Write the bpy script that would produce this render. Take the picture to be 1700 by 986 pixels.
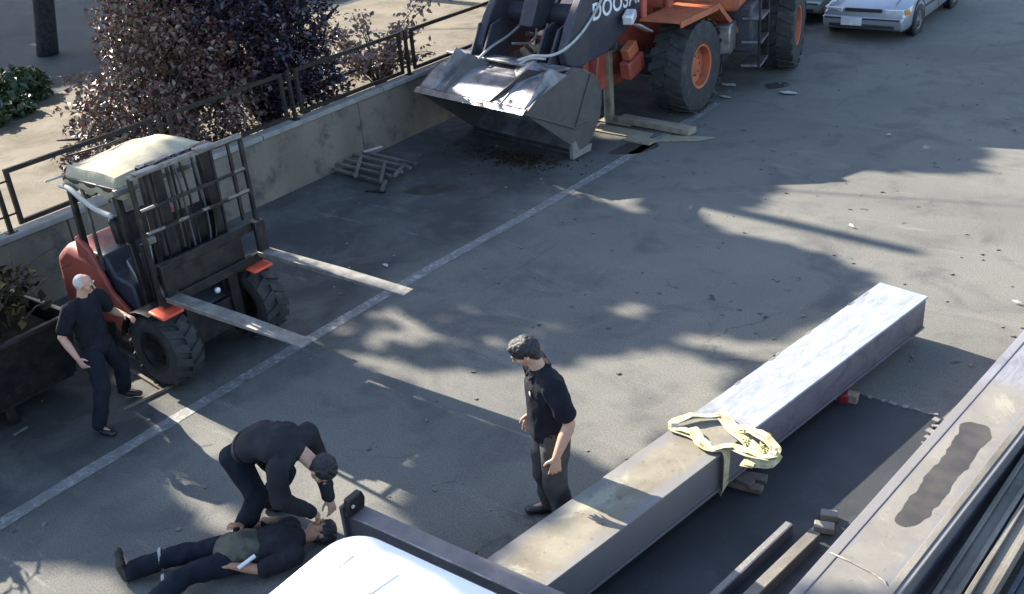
import bpy, bmesh, math, random
import numpy as np
from mathutils import Vector, Matrix, Euler, noise
random.seed(7); rng = np.random.default_rng(7)
PI = math.pi; R = math.radians
sc = bpy.context.scene
for o in list(bpy.data.objects): bpy.data.objects.remove(o)
C = sc.collection
# ------------------------------------------------------------------ camera
F, PITCH, ROLL, HC, YAW = 1710, R(27), R(5), 5.4, R(38)
def cam_axes():
    fw = Vector((0, math.cos(PITCH), -math.sin(PITCH))); rt = Vector((1, 0, 0)); up = rt.cross(fw)
    rt = math.cos(ROLL)*rt - math.sin(ROLL)*up; up = rt.cross(fw)
    M = Matrix.Rotation(YAW, 3, 'Z')
    return M @ fw, M @ rt, M @ up
FW, RT, UP = cam_axes()
cd = bpy.data.cameras.new('camera'); cam = bpy.data.objects.new('camera', cd); C.objects.link(cam)
cd.sensor_width = 36; cd.lens = F/1700*36; cd.clip_start = .1; cd.clip_end = 2000
cam.matrix_world = Matrix(((RT.x, UP.x, -FW.x, 0), (RT.y, UP.y, -FW.y, 0), (RT.z, UP.z, -FW.z, HC), (0, 0, 0, 1)))
sc.camera = cam
# ------------------------------------------------------------------ world, sun, exposure
SUN_EL, SUN_AZ = R(33), R(-5.5)          # light travels towards +X, a little towards -Y
SD = Vector((math.cos(SUN_EL)*math.cos(SUN_AZ), math.cos(SUN_EL)*math.sin(SUN_AZ), -math.sin(SUN_EL)))
w = bpy.data.worlds.new('World'); sc.world = w; w.use_nodes = True
nt = w.node_tree; bg = nt.nodes['Background']; sky = nt.nodes.new('ShaderNodeTexSky'); sky.sky_type = 'NISHITA'
sky.sun_disc = False; sky.sun_elevation = SUN_EL; sky.sun_rotation = math.atan2(-SD.x, -SD.y)
nt.links.new(sky.outputs[0], bg.inputs[0]); bg.inputs[1].default_value = .13
sl = bpy.data.lights.new('sun', 'SUN'); sl.energy = 5; sl.angle = R(.5); sl.color = (1, .92, .78)
so = bpy.data.objects.new('sun', sl); C.objects.link(so); so.rotation_euler = SD.to_track_quat('-Z', 'Y').to_euler(); so.location = (-20, 5, 20)
sc.view_settings.view_transform = 'Standard'; sc.view_settings.look = 'None'; sc.view_settings.exposure = 1.68
sc.render.engine = 'CYCLES'; sc.render.resolution_x = 1024; sc.render.resolution_y = 594
# ------------------------------------------------------------------ helpers
def G(px, py, z=0.):                   # where the sight line of a photo pixel meets height z
    r = FW*F + RT*(px-850) - UP*(py-493)
    t = (z-HC)/r.z
    return Vector((0, 0, HC)) + r*t
def tag(o, label=None, cat=None, group=None, kind=None):
    if label: o['label'] = label
    if cat: o['category'] = cat
    if group: o['group'] = group
    if kind: o['kind'] = kind
    return o
def thing(name, loc, label, cat, group=None, rz=0):
    o = bpy.data.objects.new(name, None); C.objects.link(o); o.empty_display_size = .2
    o.location = loc; o.rotation_euler = (0, 0, rz)
    return tag(o, label, cat, group)
def origin(o):
    v = Vector((0, 0, 0))
    while o: v = v + o.location; o = o.parent
    return v
class MB:
    def __init__(s): s.v = []; s.f = []; s.m = []; s.mi = 0
    def add(s, vs, fs):
        n = len(s.v); s.v += [tuple(v) for v in vs]; s.f += [tuple(n+i for i in f) for f in fs]; s.m += [s.mi]*len(fs); return s
    def box(s, c, d, e=None):
        M = Euler(e).to_matrix() if e else Matrix.Identity(3); c = Vector(c)
        vs = [c + M @ Vector((x*d[0]/2, y*d[1]/2, z*d[2]/2)) for x in (-1, 1) for y in (-1, 1) for z in (-1, 1)]
        return s.add(vs, [(0,1,3,2),(4,6,7,5),(0,4,5,1),(2,3,7,6),(0,2,6,4),(1,5,7,3)])
    def bar(s, a, b, w_, h, up=(0, 0, 1)):
        a, b = Vector(a), Vector(b); d = (b-a).normalized(); u = Vector(up)
        if abs(d.dot(u)) > .98: u = Vector((1, 0, 0))
        sd = d.cross(u).normalized(); u = sd.cross(d)
        vs = [p + sd*(x*w_/2) + u*(y*h/2) for p in (a, b) for x in (-1, 1) for y in (-1, 1)]
        return s.add(vs, [(0,1,3,2),(4,6,7,5),(0,4,5,1),(2,3,7,6),(0,2,6,4),(1,5,7,3)])
    def prism(s, pts, ax, a, b):       # pts 2D in the two other axes, extruded on axis ax from a to b
        n = len(pts)
        def q(p, t): l = [p[0], p[1]]; l.insert(ax, t); return tuple(l)
        vs = [q(p, a) for p in pts] + [q(p, b) for p in pts]
        return s.add(vs, [tuple(range(n))[::-1], tuple(range(n, 2*n))] + [(i, (i+1) % n, n+(i+1) % n, n+i) for i in range(n)])
    def tube(s, pts, r, n=8, caps=True):
        pts = [Vector(p) for p in pts]; rr = r if isinstance(r, (list, tuple)) else [r]*len(pts)
        rings = []; pu = None
        for i, p in enumerate(pts):
            d = (pts[min(i+1, len(pts)-1)] - pts[max(i-1, 0)]).normalized()
            if pu is None: pu = d.cross(Vector((0, 0, 1)) if abs(d.z) < .95 else Vector((1, 0, 0))).normalized()
            u = (pu - d*pu.dot(d)).normalized(); pu = u; v = d.cross(u)
            rings.append([p + (u*math.cos(2*PI*k/n) + v*math.sin(2*PI*k/n))*rr[i] for k in range(n)])
        vs = [q for ri in rings for q in ri]; fs = []
        for i in range(len(pts)-1):
            for k in range(n): fs.append((i*n+k, i*n+(k+1) % n, (i+1)*n+(k+1) % n, (i+1)*n+k))
        if caps: fs += [tuple(range(n))[::-1], tuple(range(len(vs)-n, len(vs)))]
        return s.add(vs, fs)
    def lathe(s, c, axis, prof, n=32):  # prof: (radius, offset along axis)
        A = Vector(axis).normalized(); u = A.cross(Vector((0, 0, 1)) if abs(A.z) < .9 else Vector((1, 0, 0))).normalized(); v = A.cross(u); c = Vector(c)
        vs = []; fs = []; m = len(prof)
        for k in range(n):
            a = 2*PI*k/n
            for r_, o_ in prof: vs.append(c + A*o_ + (u*math.cos(a)+v*math.sin(a))*r_)
        for k in range(n):
            for j in range(m-1):
                k2 = (k+1) % n; fs.append((k*m+j, k*m+j+1, k2*m+j+1, k2*m+j))
        return s.add(vs, fs)
    def ribbon(s, pts, wd, th, normals):
        P = [Vector(p) for p in pts]; vs = []; fs = []
        for i, p in enumerate(P):
            d = (P[min(i+1, len(P)-1)] - P[max(i-1, 0)]).normalized(); nn = Vector(normals[i]); sd = d.cross(nn).normalized(); nn = sd.cross(d)
            for x, y in ((-1, -1), (1, -1), (1, 1), (-1, 1)): vs.append(p + sd*x*wd/2 + nn*y*th/2)
        for i in range(len(P)-1):
            for k in range(4): fs.append((i*4+k, i*4+(k+1) % 4, (i+1)*4+(k+1) % 4, (i+1)*4+k))
        fs += [(3, 2, 1, 0), tuple(len(vs)-4+k for k in range(4))]
        return s.add(vs, fs)
    def build(s, name, mat, parent=None, bevel=0, smooth=False, local=False, seg=2):
        me = bpy.data.meshes.new(name); off = Vector((0, 0, 0)) if (local or not parent) else origin(parent)
        me.from_pydata([(v[0]-off.x, v[1]-off.y, v[2]-off.z) for v in s.v], [], s.f)
        mats = mat if isinstance(mat, (list, tuple)) else [mat]
        for m in mats: me.materials.append(m)
        if len(mats) > 1: me.polygons.foreach_set('material_index', s.m)
        bm = bmesh.new(); bm.from_mesh(me); bmesh.ops.recalc_face_normals(bm, faces=bm.faces); bm.to_mesh(me); bm.free()
        if smooth: me.polygons.foreach_set('use_smooth', [True]*len(me.polygons))
        me.update()
        o = bpy.data.objects.new(name, me); C.objects.link(o)
        if parent: o.parent = parent
        if bevel:
            b = o.modifiers.new('bevel', 'BEVEL'); b.width = bevel; b.segments = seg; b.limit_method = 'ANGLE'; b.angle_limit = R(35)
        if smooth or bevel:
            if not smooth: me.polygons.foreach_set('use_smooth', [True]*len(me.polygons))
            if smooth == 'auto' or bevel:
                me.set_sharp_from_angle(angle=R(38)) if hasattr(me, 'set_sharp_from_angle') else None
        return o
def smoothpath(pts, n=6):
    P = [Vector(p) for p in pts]; out = []
    for i in range(len(P)-1):
        p0, p1, p2, p3 = P[max(i-1, 0)], P[i], P[i+1], P[min(i+2, len(P)-1)]
        for k in range(n):
            t = k/n; out.append(.5*((2*p1) + (p2-p0)*t + (2*p0-5*p1+4*p2-p3)*t*t + (3*p1-p0-3*p2+p3)*t**3))
    out.append(P[-1]); return out
def dup(root, loc, rz=None, label=None):
    r = root.copy(); C.objects.link(r); r.location = loc
    if rz is not None: r.rotation_euler = (0, 0, rz)
    if label: r['label'] = label
    for ch in list(root.children):
        c = ch.copy(); C.objects.link(c); c.parent = r
        for g in ch.children:
            d = g.copy(); C.objects.link(d); d.parent = c
    return r
# ------------------------------------------------------------------ materials
class NT:
    def __init__(s, name):
        s.m = bpy.data.materials.new(name); s.m.use_nodes = True; s.t = s.m.node_tree; s.b = s.t.nodes['Principled BSDF']
        s.tc = s.t.nodes.new('ShaderNodeTexCoord').outputs['Object']
    def n(s, t, **k):
        x = s.t.nodes.new(t)
        for a, b in k.items(): setattr(x, a, b)
        return x
    def l(s, a, b): s.t.links.new(a, b)
    def noise(s, sc_, det=5, rough=.55, dist=0, scale3=None, seed=0):
        x = s.n('ShaderNodeTexNoise'); x.inputs['Scale'].default_value = sc_; x.inputs['Detail'].default_value = det
        x.inputs['Roughness'].default_value = rough; x.inputs['Distortion'].default_value = dist
        mp = s.n('ShaderNodeMapping'); mp.inputs['Location'].default_value = (seed, seed*1.7, seed*.3)
        if scale3: mp.inputs['Scale'].default_value = scale3
        s.l(s.tc, mp.inputs['Vector']); s.l(mp.outputs[0], x.inputs['Vector']); return x.outputs[0]
    def ramp(s, f, a, b, ca=(0, 0, 0), cb=(1, 1, 1)):
        x = s.n('ShaderNodeValToRGB'); e = x.color_ramp.elements; e[0].position = a; e[1].position = b
        e[0].color = (*ca, 1); e[1].color = (*cb, 1); s.l(f, x.inputs[0]); return x.outputs[0]
    def mix(s, f, a, b, mode='MIX'):
        x = s.n('ShaderNodeMix', data_type='RGBA', blend_type=mode)
        for i, v in ((0, f), (6, a), (7, b)):
            if isinstance(v, (int, float)): x.inputs[i].default_value = v
            elif isinstance(v, tuple): x.inputs[i].default_value = (*v, 1)
            else: s.l(v, x.inputs[i])
        return x.outputs[2]
    def bump(s, f, st, d=.02):
        x = s.n('ShaderNodeBump'); x.inputs['Strength'].default_value = st; x.inputs['Distance'].default_value = d; s.l(f, x.inputs['Height']); s.l(x.outputs[0], s.b.inputs['Normal'])
def mat(name, col, rough=.6, metal=0, col2=None, sc_=6, a=.4, b=.65, bump=.0, bsc=40, dirt=None, dirt_a=.5, dirt_b=.75, dsc=2, stretch=None, coat=0):
    k = NT(name); c = k.mix(k.ramp(k.noise(sc_, scale3=stretch), a, b), col, col2 or tuple(x*.8 for x in col))
    if dirt: c = k.mix(k.ramp(k.noise(dsc, 8, .7, seed=9), dirt_a, dirt_b), c, dirt)
    k.l(c, k.b.inputs['Base Color']); k.b.inputs['Metallic'].default_value = metal
    rr = k.n('ShaderNodeMapRange'); rr.inputs[3].default_value = max(rough-.12, .05); rr.inputs[4].default_value = min(rough+.15, 1); k.l(k.noise(sc_*2, seed=4), rr.inputs[0]); k.l(rr.outputs[0], k.b.inputs['Roughness'])
    if rough >= .8: k.b.inputs['Specular IOR Level'].default_value = .15
    if coat: k.b.inputs['Coat Weight'].default_value = coat
    if bump: k.bump(k.noise(bsc, 6, .65), bump)
    return k.m
def asphalt():
    k = NT('asphalt')
    c = k.mix(k.ramp(k.noise(.35, 4, .6), .35, .65), (.152, .149, .136), (.202, .196, .172))
    c = k.mix(k.ramp(k.noise(1.3, 7, .68, .6, seed=3), .5, .72), c, (.105, .103, .1))              # darker worn patches
    c = k.mix(k.ramp(k.noise(.9, 8, .7, .8, scale3=(.5, 1.6, 1), seed=11), .56, .74), c, (.235, .225, .2))  # pale dust drifts
    # dirty parking strip along the wall (oil and soot)
    sp = k.n('ShaderNodeSeparateXYZ'); k.l(k.tc, sp.inputs[0])
    ad = k.n('ShaderNodeMath', operation='MULTIPLY_ADD'); k.l(k.noise(.8, 5, .6, seed=21), ad.inputs[0]); ad.inputs[1].default_value = 2.4; k.l(sp.outputs[0], ad.inputs[2])
    strip = k.n('ShaderNodeMapRange'); k.l(ad.outputs[0], strip.inputs[0]); strip.inputs[1].default_value = -7.2; strip.inputs[2].default_value = -6.2; strip.inputs[3].default_value = 1; strip.inputs[4].default_value = 0
    dirt = k.ramp(k.noise(1.1, 8, .7, .5, seed=31), .2, .55)
    mm = k.n('ShaderNodeMath', operation='MULTIPLY'); k.l(strip.outputs[0], mm.inputs[0]); k.l(dirt, mm.inputs[1])
    mm2 = k.n('ShaderNodeMath', operation='MULTIPLY'); k.l(mm.outputs[0], mm2.inputs[0]); mm2.inputs[1].default_value = .85
    c = k.mix(mm2.outputs[0], c, (.042, .042, .044))
    c = k.mix(k.ramp(k.noise(1.6, 9, .75, .3, scale3=(.35, 2.4, 1), seed=61), .6, .68, cb=(.6, .6, .6)), c, (.26, .25, .225))   # pale scuffs dragged across the yard
    c = k.mix(k.ramp(k.noise(1.2, 9, .75, .4, scale3=(2.6, .22, 1), seed=71), .62, .7, cb=(.45, .45, .45)), c, (.075, .075, .075))  # tyre smears along the yard
    c = k.mix(k.ramp(k.noise(2.6, 6, .7, 1.5, seed=81), .66, .7, cb=(.7, .7, .7)), c, (.07, .068, .065))   # oil drips
    # stones and cracks
    c = k.mix(k.ramp(k.noise(60, 3, .8, seed=5), .4, .62), c, k.mix(.5, c, (.04, .04, .04)))
    vo = k.n('ShaderNodeTexVoronoi', feature='DISTANCE_TO_EDGE'); vo.inputs['Scale'].default_value = .42
    wn = k.n('ShaderNodeVectorMath', operation='MULTIPLY_ADD'); nn = k.n('ShaderNodeTexNoise'); nn.inputs['Scale'].default_value = 1.1; nn.inputs['Detail'].default_value = 8; k.l(k.tc, nn.inputs['Vector'])
    k.l(nn.outputs['Color'], wn.inputs[0]); wn.inputs[1].default_value = (1.3, 1.3, 0); k.l(k.tc, wn.inputs[2]); k.l(wn.outputs[0], vo.inputs['Vector'])
    cr = k.ramp(vo.outputs['Distance'], .0, .008, (1, 1, 1), (0, 0, 0))
    crm = k.n('ShaderNodeMath', operation='MULTIPLY'); k.l(cr, crm.inputs[0]); k.l(k.ramp(k.noise(.5, 3, seed=7), .56, .7, cb=(.6, .6, .6)), crm.inputs[1])
    c = k.mix(crm.outputs[0], c, (.04, .04, .04))
    c = k.mix(k.ramp(k.noise(4.2, 2, .5, seed=51), .73, .77), c, (.06, .06, .06))
    k.l(c, k.b.inputs['Base Color']); k.b.inputs['Roughness'].default_value = .88; k.b.inputs['Specular IOR Level'].default_value = .3
    k.bump(k.noise(70, 6, .8), .5, .012)
    return k.m
def paint_line():
    k = NT('worn_line_paint')
    f = k.ramp(k.noise(9, 9, .75, 1.2), .36, .52)
    c = k.mix(f, (.37, .37, .36), (.15, .147, .14))
    c = k.mix(k.ramp(k.noise(1.0, 3, seed=2), .45, .65), c, k.mix(.5, c, (.15, .147, .14)))
    k.l(c, k.b.inputs['Base Color']); k.b.inputs['Roughness'].default_value = .7; k.bump(k.noise(60), .3, .01); return k.m
def leafmat(name, col, rough=.4, tr=.15):
    k = NT(name); c = k.mix(k.ramp(k.noise(3), .35, .65), col, tuple(x*1.5 for x in col)); k.l(c, k.b.inputs['Base Color'])
    k.b.inputs['Roughness'].default_value = rough; k.b.inputs['Transmission Weight'].default_value = 0
    return k.m
M = dict(
 asphalt=asphalt(), line=paint_line(),
 gravel=mat('pale_gravel', (.2, .175, .14), .9, 0, (.14, .122, .1), 1.4, .35, .7, .5, 30, (.08, .07, .05), .5, .7, .7),
 lane=mat('back_lane', (.062, .075, .088), .85, 0, (.045, .055, .066), .6, .35, .7, .3, 40),
 concrete=mat('wall_concrete', (.24, .21, .165), .85, 0, (.17, .148, .118), 1.3, .35, .7, .35, 30, (.06, .06, .058), .5, .72, 2.2, (1, 1, .3)),
 coping=mat('coping_concrete', (.33, .32, .29), .8, 0, (.23, .22, .2), 5, .35, .7, .3, 40),
 fence=mat('dark_fence_steel', (.022, .02, .018), .5, .3, (.04, .03, .022), 8),
 black=mat('black_steel', (.018, .018, .02), .42, .4, (.04, .036, .034), 7, bump=.1, dirt=(.09, .08, .07), dirt_a=.55, dirt_b=.8, dsc=6),
 greysteel=mat('worn_steel', (.3, .3, .31), .42, .85, (.17, .16, .16), 9, .35, .65, .2, 60, (.12, .09, .07), .6, .75, 5),
 fork=mat('fork_steel', (.27, .26, .235), .55, .4, (.17, .16, .145), 8, .4, .6, .15, 60, (.16, .12, .09), .55, .7, 6),
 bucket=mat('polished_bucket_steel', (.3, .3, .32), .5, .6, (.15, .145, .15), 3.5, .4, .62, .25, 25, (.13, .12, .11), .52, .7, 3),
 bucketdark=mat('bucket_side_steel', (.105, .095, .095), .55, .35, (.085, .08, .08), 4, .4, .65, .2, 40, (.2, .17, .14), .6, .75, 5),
 orange=mat('orange_machine_paint', (.46, .125, .055), .5, 0, (.36, .095, .045), 4, .4, .7, .08, 50, (.16, .09, .06), .5, .7, 5, coat=.1),
 red=mat('red_machine_paint', (.4, .085, .055), .5, 0, (.28, .055, .04), 4, .4, .7, .08, 50, (.1, .05, .04), .5, .72, 4, coat=.15),
 boom=mat('dark_boom_paint', (.035, .038, .055), .45, .1, (.055, .055, .065), 3, .4, .7, .08, 50, (.12, .1, .09), .6, .75, 5),
 tyre=mat('tyre_rubber', (.022, .024, .027), .75, 0, (.04, .04, .04), 9, .4, .7, .25, 60, (.1, .09, .08), .55, .75, 5),
 cream=mat('cream_canvas', (.44, .4, .3), .8, 0, (.36, .33, .25), 3, .4, .7, .5, 9, (.34, .3, .18), .5, .7, 2.5),
 glass=mat('dark_glass', (.02, .025, .03), .08, 0),
 white=mat('white_van_paint', (.82, .82, .81), .55, 0, (.79, .79, .78), 2),
 groove=mat('roof_seam_sealant', (.3, .3, .3), .6), seal=mat('black_rubber_seal', (.015, .015, .015), .6),
 silver=mat('silver_car_paint', (.36, .38, .42), .3, .35, (.32, .34, .37), 2, coat=.5),
 sage=mat('pale_green_car_paint', (.42, .5, .46), .3, .3, (.38, .45, .42), 2, coat=.5),
 darkplastic=mat('dark_trim', (.03, .03, .032), .5), lamp=mat('lamp_glass', (.75, .77, .8), .12, .2), amber=mat('amber_lamp', (.7, .25, .03), .25), plateW=mat('number_plate', (.75, .75, .75), .5),
 wood=mat('weathered_timber', (.33, .29, .21), .85, 0, (.22, .19, .14), 5, .35, .65, .4, 25, (.2, .16, .1), .55, .7, 5, (1, 6, 1)),
 wood2=mat('grey_timber', (.2, .17, .14), .85, 0, (.12, .1, .085), 5, .35, .65, .4, 25),
 rail=mat('grey_brown_section_steel', (.22, .2, .17), .65, .2, (.1, .09, .075), 3, .35, .65, .3, 30, (.25, .22, .17), .55, .72, 4, (1, .3, 1)),
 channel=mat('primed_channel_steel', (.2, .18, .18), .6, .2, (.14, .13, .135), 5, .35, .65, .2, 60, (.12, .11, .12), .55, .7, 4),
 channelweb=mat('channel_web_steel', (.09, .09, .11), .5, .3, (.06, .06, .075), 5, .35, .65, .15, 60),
 sling=mat('lifting_sling_webbing', (.54, .5, .34), .85, 0, (.3, .26, .13), 16, .4, .7, .3, 90),
 brass=mat('yellowed_ratchet_steel', (.42, .36, .16), .45, .6, (.25, .2, .1), 9, .4, .7, .3, 60),
 plate=mat('dark_steel_sheet', (.04, .043, .047), .6, .25, (.026, .028, .03), 1.6, .35, .7, .25, 30, (.085, .08, .075), .55, .8, 2),
 scale=mat('flaking_edge_steel', (.24, .23, .21), .6, .3, (.2, .19, .18), 12, .4, .6, .4, 40),
 skin=mat('skin', (.52, .3, .21), .5, 0, (.45, .25, .17), 8), skin2=mat('tanned_skin', (.42, .22, .14), .5, 0, (.35, .18, .11), 8),
 tee=mat('black_cotton', (.011, .012, .017), .85, 0, (.018, .018, .026), 6, bump=.3, bsc=25),
 tee2=mat('charcoal_cotton', (.03, .03, .036), .85, 0, (.02, .02, .026), 5, bump=.3, bsc=25),
 trousers=mat('dark_grey_trousers', (.075, .07, .065), .85, 0, (.05, .048, .045), 5, bump=.4, bsc=18),
 navy=mat('navy_work_trousers', (.016, .02, .03), .85, 0, (.01, .013, .02), 5, bump=.4, bsc=18),
 olive=mat('faded_camouflage_trousers', (.11, .11, .085), .85, 0, (.05, .055, .045), 5, .45, .55, .4, 18),
 hair=mat('black_hair', (.012, .012, .016), .5, 0, (.02, .02, .024), 20, bump=.5, bsc=60), grey=mat('cropped_grey_hair', (.5, .47, .44), .7, 0, (.4, .37, .34), 20, bump=.3, bsc=80),
 shoe=mat('black_leather', (.012, .012, .014), .4), white_cloth=mat('white_cotton', (.8, .8, .8), .8), reflect=mat('reflective_tape', (.3, .31, .31), .35),
 bark=mat('bark', (.09, .07, .055), .9, 0, (.05, .04, .035), 10, .4, .6, .6, 20), barkdark=mat('dark_bark', (.035, .035, .04), .9, 0, (.02, .02, .024), 10, .4, .6, .6, 20),
 stain=mat('dark_oil_stain', (.035, .03, .026), .5, 0, (.06, .052, .042), 4), letter=mat('white_decal', (.75, .77, .8), .5),
 earth=mat('rusty_scrap', (.045, .03, .016), .9, 0, (.02, .014, .009), 8, .4, .6, .5, 30), redplastic=mat('red_plastic', (.22, .02, .03), .4),
 marker=mat('fluorescent_red_paint', (.85, .13, .06), .5, 0, (.75, .1, .05), 5),
 drygrass=mat('dry_yellow_brush', (.15, .105, .035), .9, 0, (.14, .1, .04), 9),
 litter=mat('pale_litter', (.42, .42, .4), .7),
)
def beam_mat(name, c1, c2, c3, rough, metal, pale, split=None):
    k = NT(name)
    c = k.mix(k.ramp(k.noise(2.2, 8, .65, .6), .38, .62), c1, c2)
    c = k.mix(k.ramp(k.noise(1.1, 9, .7, 1.0, seed=6), .55, .62), c, c3)
    c = k.mix(k.ramp(k.noise(14, 6, .7, seed=2), .6, .72), c, tuple(x*.45 for x in c1))
    if split is not None:      # bare grey margins along both edges of the flange
        sx = k.n('ShaderNodeSeparateXYZ'); k.l(k.tc, sx.inputs[0])
        a1 = k.n('ShaderNodeMath', operation='MULTIPLY_ADD'); k.l(k.noise(3, 5, .6, seed=33), a1.inputs[0]); a1.inputs[1].default_value = .22; k.l(sx.outputs[0], a1.inputs[2])
        a2 = k.n('ShaderNodeMath', operation='SUBTRACT'); k.l(a1.outputs[0], a2.inputs[0]); a2.inputs[1].default_value = .37
        a3 = k.n('ShaderNodeMath', operation='ABSOLUTE'); k.l(a2.outputs[0], a3.inputs[0])
        c = k.mix(k.ramp(a3.outputs[0], .14, .2, cb=(.75, .75, .75)), c, (.17, .165, .17))
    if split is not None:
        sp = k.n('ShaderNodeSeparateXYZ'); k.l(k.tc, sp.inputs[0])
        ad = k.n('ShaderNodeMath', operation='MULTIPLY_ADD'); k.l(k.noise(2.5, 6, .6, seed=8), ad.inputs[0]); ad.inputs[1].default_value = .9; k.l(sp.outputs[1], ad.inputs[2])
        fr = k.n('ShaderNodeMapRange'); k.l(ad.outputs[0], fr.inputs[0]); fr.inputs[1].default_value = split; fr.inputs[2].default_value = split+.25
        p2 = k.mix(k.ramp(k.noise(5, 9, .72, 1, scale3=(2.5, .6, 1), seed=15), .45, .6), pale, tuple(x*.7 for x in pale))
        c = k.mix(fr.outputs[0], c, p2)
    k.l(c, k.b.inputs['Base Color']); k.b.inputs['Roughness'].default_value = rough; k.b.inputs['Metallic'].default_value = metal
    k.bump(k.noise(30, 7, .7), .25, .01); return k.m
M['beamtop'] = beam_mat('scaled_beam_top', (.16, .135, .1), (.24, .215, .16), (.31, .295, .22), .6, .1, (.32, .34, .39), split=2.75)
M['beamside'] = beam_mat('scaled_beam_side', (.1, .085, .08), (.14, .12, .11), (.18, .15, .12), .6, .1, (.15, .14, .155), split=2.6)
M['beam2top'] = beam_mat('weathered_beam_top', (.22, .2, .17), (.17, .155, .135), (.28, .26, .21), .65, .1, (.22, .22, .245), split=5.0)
# ------------------------------------------------------------------ ground and terrain
def sheet(name, x0, x1, y0, y1, z, m, nx=1, ny=1):
    b = MB(); vs = [(x0+(x1-x0)*i/nx, y0+(y1-y0)*j/ny, z) for i in range(nx+1) for j in range(ny+1)]
    b.add(vs, [(i*(ny+1)+j, (i+1)*(ny+1)+j, (i+1)*(ny+1)+j+1, i*(ny+1)+j+1) for i in range(nx) for j in range(ny)])
    return tag(b.build(name, m), kind='structure')
sheet('yard_ground', -11.62, 900, -900, 900, 0, M['asphalt'])
sheet('back_ground', -900, -11.62, -900, 900, .55, M['gravel'])
sheet('back_lane', -60, -18.9, -60, 300, .554, M['lane'])
bl = MB(); prev = None
L = [(-7.99, -2), (-7.99, 2.85), (-7.97, 4.98), (-7.9, 8.24), (-7.76, 10.74), (-7.66, 13.47), (-7.6, 16)]
vs = []
for i, (x, y) in enumerate(smoothpath([(a, b, 0) for a, b in L], 16)[i][:2] for i in range(16*6+1)):
    ww = .08 + .012*noise.noise(Vector((x, y*2.3, 0)))
    vs += [(x-ww, y, .004), (x+ww+.012*noise.noise(Vector((x+9, y*5, 0))), y, .004)]
bl.add(vs, [(2*i, 2*i+1, 2*i+3, 2*i+2) for i in range(96)])
tag(bl.build('painted_parking_line', M['line']), kind='structure')
# a lighter repair patch near the machine and a dusty slab
def patch(name, pts, m, z, parent=None, label=None, kind=None):
    b = MB(); n = len(pts); b.add([(p[0], p[1], z) for p in pts], [tuple(range(n))]); o = b.build(name, m, parent)
    if kind: tag(o, kind=kind)
    return o
def blob(pts, n=5, amp=.0):
    P = smoothpath([Vector((p[0], p[1], 0)) for p in pts+pts[:1]], n)[:-1]
    return [(p.x + amp*(noise.noise(p*4)+.5*noise.noise(p*13)), p.y + amp*(noise.noise(p*4+Vector((5, 5, 0)))+.5*noise.noise(p*13+Vector((2, 7, 0))))) for p in P]
# ------------------------------------------------------------------ wall and fence
wall = thing('retaining_wall', (-11.65, 5, 0), 'long low grey concrete wall with a pale coping, behind the forklift and the bucket', 'wall')
ys = [i*2.6-4.3 for i in range(20)]
for i in range(19):
    b = MB(); a0, a1 = ys[i]+.008, ys[i+1]-.008; off = random.uniform(-.006, .006)
    b.box((-11.655+off, (a0+a1)/2, .44), (.17, a1-a0, .96)); b.build('wall_panel', M['concrete'], wall, .01)
    k = MB(); k.box((-11.655, (a0+a1)/2+.6, .962), (.21, a1-a0-.004, .075)); k.build('coping_stone', M['coping'], wall, .012)
fy = [2.5, 5.43, 7.75, 10.05, 12.67, 15.55, 18.4]
fn = thing('wall_fence', (-11.66, 10, 1.0), 'dark brown open-frame metal fence along the top of the grey wall', 'fence')
for i, y in enumerate(fy):
    p = MB(); p.box((-11.66, y, 1.37), (.05, .05, .74)); p.box((-11.66, y, 1.008), (.12, .12, .012)); p.build('post', M['fence'], fn, .004)
    if i < 6:
        y0, y1 = y+.13, fy[i+1]-.13
        b = MB(); zs = (1.07, 1.72); yy = (y0, y1)
        vs = []
        for q in (0, .055):
            for x in (-.02, .02): vs += [(-11.66+x, y0+q, 1.05+q), (-11.66+x, y1-q, 1.05+q), (-11.66+x, y1-q, 1.74-q), (-11.66+x, y0+q, 1.74-q)]
        fs = []
        for k in range(4):
            l = (k+1) % 4; fs += [(k, l, 8+l, 8+k), (4+k, 4+l, 12+l, 12+k), (k, l, 4+l, 4+k), (8+k, 8+l, 12+l, 12+k)]
        b.add(vs, fs); pf = b.build('panel_frame', M['fence'], fn)
        for yb in (y+.08, fy[i+1]-.08):
            for z in (1.2, 1.6): b = MB(); b.box((-11.66, yb, z), (.02, .11, .02)); b.build('bracket', M['fence'], fn)
# ------------------------------------------------------------------ vegetation
def leaves(name, pts, size, mats, parent, up=.25, elong=1.7):
    pts = np.asarray(pts, float); n = len(pts)
    nrm = rng.normal(size=(n, 3)); nrm[:, 2] = np.abs(nrm[:, 2])+up; nrm /= np.linalg.norm(nrm, axis=1)[:, None]
    a = np.cross(nrm, rng.normal(size=(n, 3))); a /= np.linalg.norm(a, axis=1)[:, None]; b = np.cross(nrm, a)
    s = (size*rng.uniform(.45, 1.6, n))[:, None]
    tip = a*s*.5*elong; wd = b*s*.5; bend = nrm*s*.12
    V = np.stack([pts-tip, pts+wd+bend, pts+tip-nrm*s*.15, pts-wd+bend], 1).reshape(-1, 3)
    off = origin(parent); V -= np.array(off)
    me = bpy.data.meshes.new(name); me.from_pydata(V.tolist(), [], np.arange(4*n).reshape(-1, 4).tolist())
    for m in mats: me.materials.append(m)
    me.polygons.foreach_set('material_index', rng.integers(0, len(mats), n).astype(np.int32)); me.update()
    o = bpy.data.objects.new(name, me); C.objects.link(o); o.parent = parent; return o
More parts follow.
